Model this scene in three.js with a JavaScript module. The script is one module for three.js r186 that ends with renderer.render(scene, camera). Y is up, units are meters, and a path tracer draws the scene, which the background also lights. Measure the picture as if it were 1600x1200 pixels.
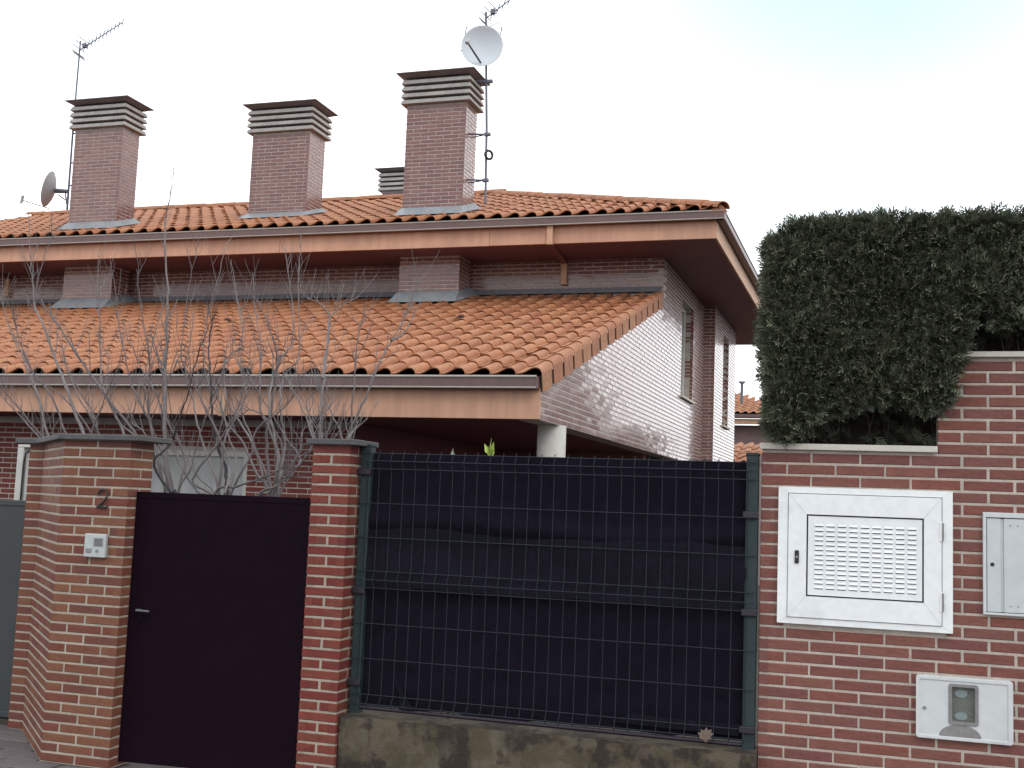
import * as THREE from 'three';
import { mergeGeometries } from 'three/addons/utils/BufferGeometryUtils.js';
import { RoundedBoxGeometry } from 'three/addons/geometries/RoundedBoxGeometry.js';

// ------------------------------------------------------------------ camera, sky, sun, exposure
const scene = new THREE.Scene();
const camera = new THREE.PerspectiveCamera(36.43, 4 / 3, 0.1, 2000);
camera.position.set(0, 1.65, 0);
camera.rotation.order = 'YXZ';
camera.rotation.set(THREE.MathUtils.degToRad(5.952), THREE.MathUtils.degToRad(17.767), THREE.MathUtils.degToRad(2.185));

function rng(seed) { let s = seed >>> 0; return () => { s = (s + 0x6D2B79F5) >>> 0; let t = s; t = Math.imul(t ^ (t >>> 15), t | 1); t ^= t + Math.imul(t ^ (t >>> 7), t | 61); return ((t ^ (t >>> 14)) >>> 0) / 4294967296; }; }
const hash2 = (x, y, s) => { let h = Math.imul(x, 374761393) ^ Math.imul(y, 668265263) ^ Math.imul(s + 11, 2147483647); h = Math.imul(h ^ (h >>> 13), 1274126177); h ^= h >>> 16; h = Math.imul(h, 2246822519); return ((h ^ (h >>> 15)) >>> 0) / 4294967296; };
function vnoise(x, y, px, py, s) {           // value noise that repeats after px, py cells
  const xi = Math.floor(x), yi = Math.floor(y), fx = x - xi, fy = y - yi;
  const u = fx * fx * (3 - 2 * fx), v = fy * fy * (3 - 2 * fy), m = (a, n) => ((a % n) + n) % n;
  const a = hash2(m(xi, px), m(yi, py), s), b = hash2(m(xi + 1, px), m(yi, py), s), c = hash2(m(xi, px), m(yi + 1, py), s), d = hash2(m(xi + 1, px), m(yi + 1, py), s);
  return (a + (b - a) * u) * (1 - v) + (c + (d - c) * u) * v;
}
function fbm(u, v, px, py, oct, s) { let t = 0, a = 0.5, n = 0; for (let i = 0; i < oct; i++) { t += a * vnoise(u * px, v * py, px, py, s + i * 17); n += a; a *= 0.5; px *= 2; py *= 2; } return t / n; }
const clamp = (x, a = 0, b = 1) => Math.min(b, Math.max(a, x));
const lerp = (a, b, t) => a + (b - a) * t;
const smooth = (a, b, x) => { const t = clamp((x - a) / (b - a)); return t * t * (3 - 2 * t); };

const holes = [[-.02, .50, -.865, .42, .95], [-.56, .36, -.75, .12, .35]];
{ const R = rng(17); for (let i = 0; i < 22; i++) { const a = R() * 6.283, y = .15 + .8 * R(), c = Math.sqrt(1 - y * y); if (Math.hypot(Math.cos(a) * c + .2, y - .2, Math.sin(a) * c + .93) > .75) holes.push([Math.cos(a) * c, y, Math.sin(a) * c, .12 + .2 * R(), .4 + .5 * R()]); } }
const skyW = 512, skyH = 256, skyData = new Float32Array(skyW * skyH * 4);
for (let j = 0; j < skyH; j++) for (let i = 0; i < skyW; i++) {
  const u = i / skyW, v = j / skyH, el = v - 0.5;                     // v 0 is straight down
  const n = fbm(u, v, 9, 7, 5, 8), yaw = (u - 0.5) * Math.PI * 2, cy = Math.cos(el * Math.PI), D = [Math.cos(yaw) * cy, Math.sin(el * Math.PI), Math.sin(yaw) * cy];
  let hole = 0; for (const [x, y, z, r, k] of holes) hole = Math.max(hole, k * (1 - smooth(0.25, 1, Math.acos(clamp(D[0] * x + D[1] * y + D[2] * z, -1, 1)) / r)));
  const thin = clamp(hole * (0.62 + 0.62 * n));                          // where the cloud is thin a pale blue comes through
  const o = (j * skyW + i) * 4;
  skyData[o] = lerp(2.05, 0.62, thin); skyData[o + 1] = lerp(2.06, 1.0, thin); skyData[o + 2] = lerp(2.12, 1.2, thin); skyData[o + 3] = 1;
}
const skyTex = new THREE.DataTexture(skyData, skyW, skyH, THREE.RGBAFormat, THREE.FloatType);
skyTex.mapping = THREE.EquirectangularReflectionMapping; skyTex.magFilter = skyTex.minFilter = THREE.LinearFilter; skyTex.wrapS = THREE.RepeatWrapping; skyTex.needsUpdate = true;
scene.background = skyTex; scene.environment = skyTex;

const sun = new THREE.DirectionalLight(new THREE.Color(1, 0.97, 0.92), 0.7);
sun.position.set(24, 34, 18); sun.target.position.set(-4, 2, -12); scene.add(sun, sun.target);
sun.castShadow = true; sun.shadow.radius = 36; sun.shadow.mapSize.set(2048, 2048);
Object.assign(sun.shadow.camera, { left: -30, right: 30, top: 30, bottom: -30, near: 1, far: 120 });

const renderer = new THREE.WebGLRenderer({ antialias: true });
renderer.setSize(1024, 768); renderer.shadowMap.enabled = true;
renderer.toneMapping = THREE.LinearToneMapping; renderer.toneMappingExposure = 0.94;

// ------------------------------------------------------------------ helpers
const V = (x, y, z) => new THREE.Vector3(x, y, z);
const used = {};
function numbered(n) { if (!(n in used)) { used[n] = 0; return n; } used[n]++; return `${n}_${String(used[n]).padStart(3, '0')}`; }
function thing(name, label, category, pos = [0, 0, 0], group) {
  const o = new THREE.Group(); o.name = numbered(name); o.position.set(...pos); o.userData = { label, category }; if (group) o.userData.group = group; scene.add(o); return o;
}
function part(parent, name, geo, mat, pos) {
  const m = new THREE.Mesh(geo, mat); m.name = name; if (pos) m.position.set(...pos); m.castShadow = m.receiveShadow = true; parent.add(m); return m;
}
function structure(name, geo, mat, pos) { const m = part(scene, numbered(name), geo, mat, pos); m.userData = { kind: 'structure' }; return m; }
// uv in metres, taken from the side each face points to
function metreUV(g, off = 0) {
  if (g.index) g = g.toNonIndexed();
  const p = g.attributes.position, uv = new Float32Array(p.count * 2), a = V(), b = V(), c = V(), n = V();
  for (let i = 0; i < p.count; i += 3) {
    a.fromBufferAttribute(p, i); b.fromBufferAttribute(p, i + 1); c.fromBufferAttribute(p, i + 2);
    n.copy(b).sub(a).cross(c.clone().sub(a)); const x = Math.abs(n.x), y = Math.abs(n.y), z = Math.abs(n.z);
    for (let k = 0; k < 3; k++) { const q = [a, b, c][k], s = y >= x && y >= z ? [q.x, q.z] : x > z ? [q.z, q.y] : [q.x, q.y]; uv[(i + k) * 2] = s[0] + off; uv[(i + k) * 2 + 1] = s[1] + off * 0.7; }
  }
  g.setAttribute('uv', new THREE.BufferAttribute(uv, 2)); return g;
}
function box(x0, x1, y0, y1, z0, z1, bevel = 0) {
  const w = x1 - x0, h = y1 - y0, d = z1 - z0;
  const g = bevel ? new RoundedBoxGeometry(w, h, d, 2, Math.min(bevel, w * 0.45, h * 0.45, d * 0.45)) : new THREE.BoxGeometry(w, h, d);
  g.translate((x0 + x1) / 2, (y0 + y1) / 2, (z0 + z1) / 2); return metreUV(g, x0 * 0.37);
}
const bare = (g) => { const r = g.index ? g.toNonIndexed() : g.clone(); for (const k of Object.keys(r.attributes)) if (!['position', 'normal', 'uv', 'color'].includes(k)) r.deleteAttribute(k); return r; };
const merge = (list) => mergeGeometries(list.map((g) => { const r = bare(g); if (!r.attributes.uv) return metreUV(r); return r; }));
function quads(list) {      // list of 4-point faces -> flat shaded geometry
  const pos = []; for (const [a, b, c, d] of list) pos.push(...a, ...b, ...c, ...(d ? [...a, ...c, ...d] : []));
  const g = new THREE.BufferGeometry(); g.setAttribute('position', new THREE.Float32BufferAttribute(pos, 3)); g.computeVertexNormals(); return metreUV(g);
}
function polyPrism(pts, axis, a0, a1) {   // polygon (p, y) pushed along an axis: 'x' -> p is z, 'z' -> p is x
  const s = new THREE.Shape(pts.map(([p, y]) => new THREE.Vector2(p, y)));
  const g = new THREE.ExtrudeGeometry(s, { depth: a1 - a0, bevelEnabled: false });
  const q = g.attributes.position;
  for (let i = 0; i < q.count; i++) { const p = q.getX(i), y = q.getY(i), w = q.getZ(i) + a0; if (axis === 'x') q.setXYZ(i, w, y, p); else q.setXYZ(i, p, y, w); }
  if (axis === 'x') { const n = bare(g), r = n.attributes.position; for (let i = 0; i < r.count; i += 3) { const bx = r.getX(i + 1), by = r.getY(i + 1), bz = r.getZ(i + 1); r.setXYZ(i + 1, r.getX(i + 2), r.getY(i + 2), r.getZ(i + 2)); r.setXYZ(i + 2, bx, by, bz); } n.computeVertexNormals(); return metreUV(n); }
  const n = bare(g); n.computeVertexNormals(); return metreUV(n);
}
function rod(a, b, r0, r1 = r0, seg = 6) {
  const A = V(...a), B = V(...b), d = B.clone().sub(A), g = new THREE.CylinderGeometry(r1, r0, d.length(), seg, 1);
  g.applyQuaternion(new THREE.Quaternion().setFromUnitVectors(V(0, 1, 0), d.clone().normalize())); g.translate((A.x + B.x) / 2, (A.y + B.y) / 2, (A.z + B.z) / 2); return g;
}
function tube(points, radius, seg = 6) {    // radius(t) along a polyline
  const n = points.length, ring = [], pos = [], idx = [];
  let up = V(0.31, 0.1, 0.94);
  for (let i = 0; i < n; i++) {
    const d = points[Math.min(n - 1, i + 1)].clone().sub(points[Math.max(0, i - 1)]).normalize();
    const s = up.clone().cross(d).normalize(), t = d.clone().cross(s), r = radius(i / (n - 1));
    for (let k = 0; k < seg; k++) { const a = k / seg * Math.PI * 2, p = points[i].clone().addScaledVector(s, Math.cos(a) * r).addScaledVector(t, Math.sin(a) * r); pos.push(p.x, p.y, p.z); }
  }
  for (let i = 0; i < n - 1; i++) for (let k = 0; k < seg; k++) { const a = i * seg + k, b = i * seg + (k + 1) % seg; idx.push(a, b, b + seg, a, b + seg, a + seg); }
  const g = new THREE.BufferGeometry(); g.setAttribute('position', new THREE.Float32BufferAttribute(pos, 3)); g.setIndex(idx); g.computeVertexNormals();
  const uv = new Float32Array(pos.length / 3 * 2); for (let i = 0; i < pos.length / 3; i++) { uv[i * 2] = (i % seg) / seg * 0.2; uv[i * 2 + 1] = pos[i * 3 + 1]; } g.setAttribute('uv', new THREE.BufferAttribute(uv, 2));
  return g;
}

// ------------------------------------------------------------------ textures and materials
function tex(size, fn, repeat, srgb = true) {
  const d = new Uint8Array(size * size * 4);
  for (let j = 0; j < size; j++) for (let i = 0; i < size; i++) { const c = fn(i / size, j / size), o = (j * size + i) * 4; for (let k = 0; k < 3; k++) d[o + k] = clamp(Array.isArray(c) ? c[k] : c) * 255; d[o + 3] = 255; }
  const t = new THREE.DataTexture(d, size, size); t.wrapS = t.wrapT = THREE.RepeatWrapping; t.magFilter = THREE.LinearFilter; t.minFilter = THREE.LinearMipmapLinearFilter; t.generateMipmaps = true;
  if (srgb) t.colorSpace = THREE.SRGBColorSpace; t.repeat.set(1 / repeat, 1 / repeat); t.needsUpdate = true; return t;
}
const grain = tex(512, (u, v) => 0.70 + 0.30 * (0.55 * fbm(u, v, 8, 8, 4, 21) + 0.45 * fbm(u, v, 64, 64, 3, 5)) + 0.06 * (hash2(u * 512 | 0, v * 512 | 0, 9) - 0.5), 0.6);
const grainBump = tex(512, (u, v) => 0.5 * fbm(u, v, 12, 12, 4, 31) + 0.5 * fbm(u, v, 90, 90, 2, 41), 0.6, false);
const drag = tex(512, (u, v) => 0.74 + 0.26 * (0.5 * fbm(u, v, 10, 40, 4, 51) + 0.5 * fbm(u, v, 40, 40, 3, 61)), 0.5);
const clayTone = tex(1024, (u, v) => { const sp = smooth(.66, .74, fbm(u, v, 60, 60, 3, 95)), a = fbm(u, v, 6, 6, 5, 71), b = fbm(u, v, 30, 30, 3, 81), l = smooth(0.6, 0.75, fbm(u, v, 14, 14, 4, 91)); const k = 0.72 + 0.30 * (0.6 * a + 0.4 * b); return [k * (1 - .22 * sp), k * (1 - 0.05 * l) * (1 - .16 * sp), k * (1 - 0.12 * l) * (1 - .08 * sp)]; }, 1.7);
const streaks = tex(512, (u, v) => 0.78 + 0.22 * (0.6 * fbm(u, v, 24, 3, 4, 101) + 0.4 * fbm(u, v, 8, 8, 4, 111)), 1.6);
const dirt = tex(512, (u, v) => { const a = fbm(u, v, 5, 5, 6, 121), s = smooth(0.52, 0.74, a); const k = 1 - 0.05 * s - 0.05 * fbm(u, v, 40, 40, 2, 7); return [k, k * 0.995, k * 0.98]; }, 1.1);
function std(r, g, b, rough, o = {}) { const m = new THREE.MeshStandardMaterial({ roughness: rough, ...o }); m.color.setRGB(r, g, b); return m; }
const M = {};
function brickPalette(cols, rough, extra = {}) { return cols.map(([r, g, b]) => { const m = new THREE.MeshPhysicalMaterial({ roughness: rough, specularIntensity: .35, map: drag, bumpMap: grainBump, bumpScale: 0.0016, ...extra }); m.color.setRGB(r, g, b); return m; }); }
const GLOSS = { specularIntensity: .3, clearcoat: 1, clearcoatRoughness: .11 };       // hard-fired facing brick of the house
M.brickR = brickPalette([[.244, .098, .078], [.230, .088, .072], [.262, .108, .084], [.234, .098, .082], [.250, .092, .070], [.214, .084, .073]], 0.62);
M.brickL = brickPalette([[.212, .082, .050], [.226, .090, .054], [.194, .070, .047], [.236, .100, .060], [.204, .068, .048], [.182, .068, .052]], 0.6);
M.brickM = brickPalette([[.212, .050, .038], [.226, .058, .042], [.196, .043, .035], [.210, .062, .044], [.184, .043, .037]], 0.6);
M.brickH = brickPalette([[.232, .086, .070], [.212, .074, .064], [.250, .098, .078], [.194, .068, .062], [.258, .108, .084]], .30, GLOSS);;
M.brickHv = new THREE.MeshPhysicalMaterial({ ...GLOSS, roughness: .30, map: drag, bumpMap: grainBump, bumpScale: 0.0016, vertexColors: true });
M.brickV = new THREE.MeshPhysicalMaterial({ roughness: 0.6, specularIntensity: .35, map: drag, bumpMap: grainBump, bumpScale: 0.0016, vertexColors: true });
M.mortarR = std(.58, .50, .43, .95, { map: grain, bumpMap: grainBump, bumpScale: .002 });
M.mortarL = std(.48, .415, .335, .95, { map: grain, bumpMap: grainBump, bumpScale: .002 });
M.mortarH = std(.52, .45, .40, .55, { map: grain, bumpMap: grainBump, bumpScale: .002 });
M.tile = [[.448, .180, .078], [.460, .192, .086], [.430, .166, .074], [.470, .204, .094], [.440, .184, .086], [.414, .156, .072]].map(([r, g, b]) => std(r, g, b, .72, { map: clayTone, bumpMap: grainBump, bumpScale: .002, side: THREE.DoubleSide }));
M.tileV = std(1, 1, 1, .72, { map: clayTone, bumpMap: grainBump, bumpScale: .002, vertexColors: true, side: THREE.DoubleSide });
M.fascia = std(.64, .345, .225, .62, { map: streaks });
M.fasciaPale = std(.62, .36, .22, .62, { map: streaks });
M.gutter = std(.150, .078, .072, .38, { map: streaks });
M.bead = std(.30, .265, .235, .4);
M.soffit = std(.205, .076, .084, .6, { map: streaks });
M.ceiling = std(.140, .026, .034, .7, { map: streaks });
M.lead = std(.30, .32, .34, .55, { map: grain });
M.leadDark = std(.190, .178, .192, .7, { map: grain });
M.concreteCap = std(.42, .39, .365, .85, { map: grain, bumpMap: grainBump, bumpScale: .003 });
M.lid = std(.200, .172, .172, .7, { map: grain });
M.coping = std(.56, .53, .47, .8, { map: dirt, bumpMap: grainBump, bumpScale: .002 });
M.slate = std(.105, .098, .100, .75, { map: grain, bumpMap: grainBump, bumpScale: .003 });
M.gate = new THREE.MeshPhysicalMaterial({ roughness: .75, specularIntensity: .12, map: grain }); M.gate.color.setRGB(.0108, .0036, .0094);
M.greenPost = std(.018, .037, .040, .7, { map: grain });
M.wire = new THREE.MeshPhysicalMaterial({ roughness: .6, specularIntensity: .4 }); M.wire.color.setRGB(.019, .024, .032);
M.clip = std(.016, .010, .018, .5);
M.cloth = new THREE.MeshPhysicalMaterial({ roughness: 1, specularIntensity: .12, map: grain, bumpMap: grainBump, bumpScale: .004, side: THREE.DoubleSide }); M.cloth.color.setRGB(.0122, .0098, .0172);
M.clothPale = new THREE.MeshPhysicalMaterial({ roughness: 1, specularIntensity: .12, map: grain, bumpMap: grainBump, bumpScale: .004, side: THREE.DoubleSide }); M.clothPale.color.setRGB(.0152, .0138, .0215);
M.white = new THREE.MeshPhysicalMaterial({ roughness: .42, map: dirt }); M.white.color.setRGB(.80, .82, .84);
M.whiteDoor = new THREE.MeshPhysicalMaterial({ roughness: .38, map: dirt }); M.whiteDoor.color.setRGB(.78, .80, .83);
M.seal = std(.012, .012, .016, .7);
M.greyBox = std(.52, .55, .57, .55, { map: dirt });
M.plastic = std(.56, .58, .60, .5, { map: dirt });
M.plasticGrey = std(.28, .27, .265, .7, { map: grain });
M.darkHole = std(.02, .018, .018, .8);
M.metal = std(.32, .32, .33, .35, { metalness: .8 });
M.mast = std(.12, .13, .16, .5, { metalness: .4 });
M.dish = std(.50, .53, .56, .5);
M.dishDark = std(.34, .34, .35, .5);
M.grayGate = std(.036, .044, .046, .45, { map: streaks });
M.paleMetal = std(.50, .49, .47, .5, { map: dirt });
M.columnWhite = std(.62, .60, .57, .8, { map: dirt });
M.garage = std(.46, .46, .45, .7, { map: streaks });
M.frame = std(.50, .47, .43, .5);
M.glass = new THREE.MeshPhysicalMaterial({ roughness: .04, transmission: 1, thickness: 0, ior: 1.5 }); M.glass.color.setRGB(.82, .86, .86);
M.roomDark = std(.03, .028, .03, .9);
M.bark = [[.200, .172, .172], [.162, .136, .140], [.226, .198, .196], [.040, .033, .040]].map(([r, g, b]) => std(r, g, b, .85, { map: grain }));
M.earth = std(.055, .045, .035, .95, { map: grain });
M.asphalt = std(.055, .055, .058, .92, { map: grain });
M.paving = std(.15, .13, .13, .85, { map: dirt });
M.paver = [[.150, .126, .126], [.170, .145, .140], [.132, .112, .114]].map(([r, g, b]) => std(r, g, b, .8, { map: grain, bumpMap: grainBump, bumpScale: .003 }));
M.plasticDull = std(.42, .45, .46, .5, { map: dirt });
M.dullSteel = std(.13, .13, .14, .45, { metalness: .6 });
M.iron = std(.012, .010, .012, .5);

// ------------------------------------------------------------------ bricks
const brickCache = {};
function brickGeo(len, h, depth, variant) {
  const L = Math.round(len * 200) / 200, Hh = Math.round(h * 1000) / 1000, key = `${L}|${Hh}|${depth}|${variant}`;
  if (brickCache[key]) return brickCache[key];
  const x = L / 2, y = Hh / 2, c = 0.0035, f = [[-x + c, -y + c, 0], [x - c, -y + c, 0], [x - c, y - c, 0], [-x + c, y - c, 0]], e = [[-x, -y, -c], [x, -y, -c], [x, y, -c], [-x, y, -c]], b = e.map(([p, q]) => [p, q, -depth]);
  const list = [f]; for (let i = 0; i < 4; i++) { const k = (i + 1) % 4; list.push([e[i], e[k], f[k], f[i]], [b[i], b[k], e[k], e[i]]); }
  const g = quads(list), uv = g.attributes.uv; for (let i = 0; i < uv.count; i++) uv.setXY(i, uv.getX(i) + variant * 0.293, uv.getY(i) + variant * 0.171);
  return (brickCache[key] = g);
}
class Bricks {       // collects every brick of one thing; the largest in view become parts, the rest one mesh
  constructor(root, palette, merged, limit = 300) { Object.assign(this, { root, palette, merged, limit, list: [] }); }
  // face: origin, direction of the courses u, normal n; rows in metres of height
  field({ o, u, n, w, y0, rows, course, len = 0.2375, joint = 0.0125, shift = () => 0, clip, parent, depth = 0.05, tilt = 0.004, seed = 1, keep }) {
    const R = rng(seed * 7919 + 3), U = V(...u), N = V(...n), Y = V(0, 1, 0), pitch = len + joint;
    for (let r = 0; r < rows; r++) {
      const ya = y0 + r * course + joint / 2, yb = y0 + (r + 1) * course - joint / 2, s = ((shift(r) % pitch) + pitch) % pitch;
      for (let p = s - pitch; p < w; p += pitch) {
        let segs = [[Math.max(0, p + joint / 2), Math.min(w, p + pitch - joint / 2), ya, yb]];
        if (clip) segs = segs.flatMap((q) => clip(...q));
        for (const [a, b, c, d] of segs) {
          if (b - a < 0.025 || d - c < 0.02) continue;
          const len2 = Math.round((b - a) * 200) / 200, pos = V(...o).addScaledVector(U, (a + b) / 2).addScaledVector(Y, (c + d) / 2).addScaledVector(N, (R() - 0.5) * 0.002);
          const q = new THREE.Quaternion().setFromRotationMatrix(new THREE.Matrix4().makeBasis(U, Y, N));
          q.multiply(new THREE.Quaternion().setFromEuler(new THREE.Euler((R() - 0.5) * tilt * 2, (R() - 0.5) * tilt * 2, (R() - 0.5) * 0.006)));
          const col = Math.floor(R() * this.palette.length), variant = Math.floor(R() * 6), view = camera.position.clone().sub(pos), dist = view.length();
          this.list.push({ g: brickGeo(len2, d - c, depth, variant), pos, q, col, parent, size: (keep === false ? 0 : 1) * len2 * (d - c) * Math.max(0, N.dot(view) / dist) / dist / dist });
        }
      }
    }
  }
  flush() {
    this.list.sort((a, b) => b.size - a.size);
    const rest = [];
    this.list.forEach((b, i) => {
      const par = b.parent || this.root;
      if (i < this.limit && b.size > 0) { const m = part(par, 'brick', b.g, this.palette[b.col]); m.position.copy(b.pos); m.quaternion.copy(b.q); if (par !== this.root) m.position.sub(par.position); m.position.sub(this.root.position); }
      else { const g = b.g.clone(); g.applyMatrix4(new THREE.Matrix4().compose(b.pos, b.q, V(1, 1, 1))); const c = this.palette[b.col].color, a = new Float32Array(g.attributes.position.count * 3); for (let k = 0; k < a.length; k += 3) { a[k] = c.r; a[k + 1] = c.g; a[k + 2] = c.b; } g.setAttribute('color', new THREE.BufferAttribute(a, 3)); rest.push(g); }
    });
    if (rest.length) { const m = part(this.root, 'brickwork', mergeGeometries(rest), this.merged); m.position.sub(this.root.position); m.userData = { kind: 'stuff' }; }
  }
}
const cutOut = (rects) => (a, b, c, d) => {       // drops what lies inside openings (u0,u1,y0,y1)
  let s = [[a, b, c, d]];
  for (const [u0, u1, y0, y1] of rects) s = s.flatMap(([p, q, e, f]) => (f <= y0 || e >= y1 || q <= u0 || p >= u1) ? [[p, q, e, f]] : [[p, Math.min(q, u0), e, f], [Math.max(p, u1), q, e, f]].filter(([x, y]) => y - x > 0.02));
  return s;
};
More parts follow.
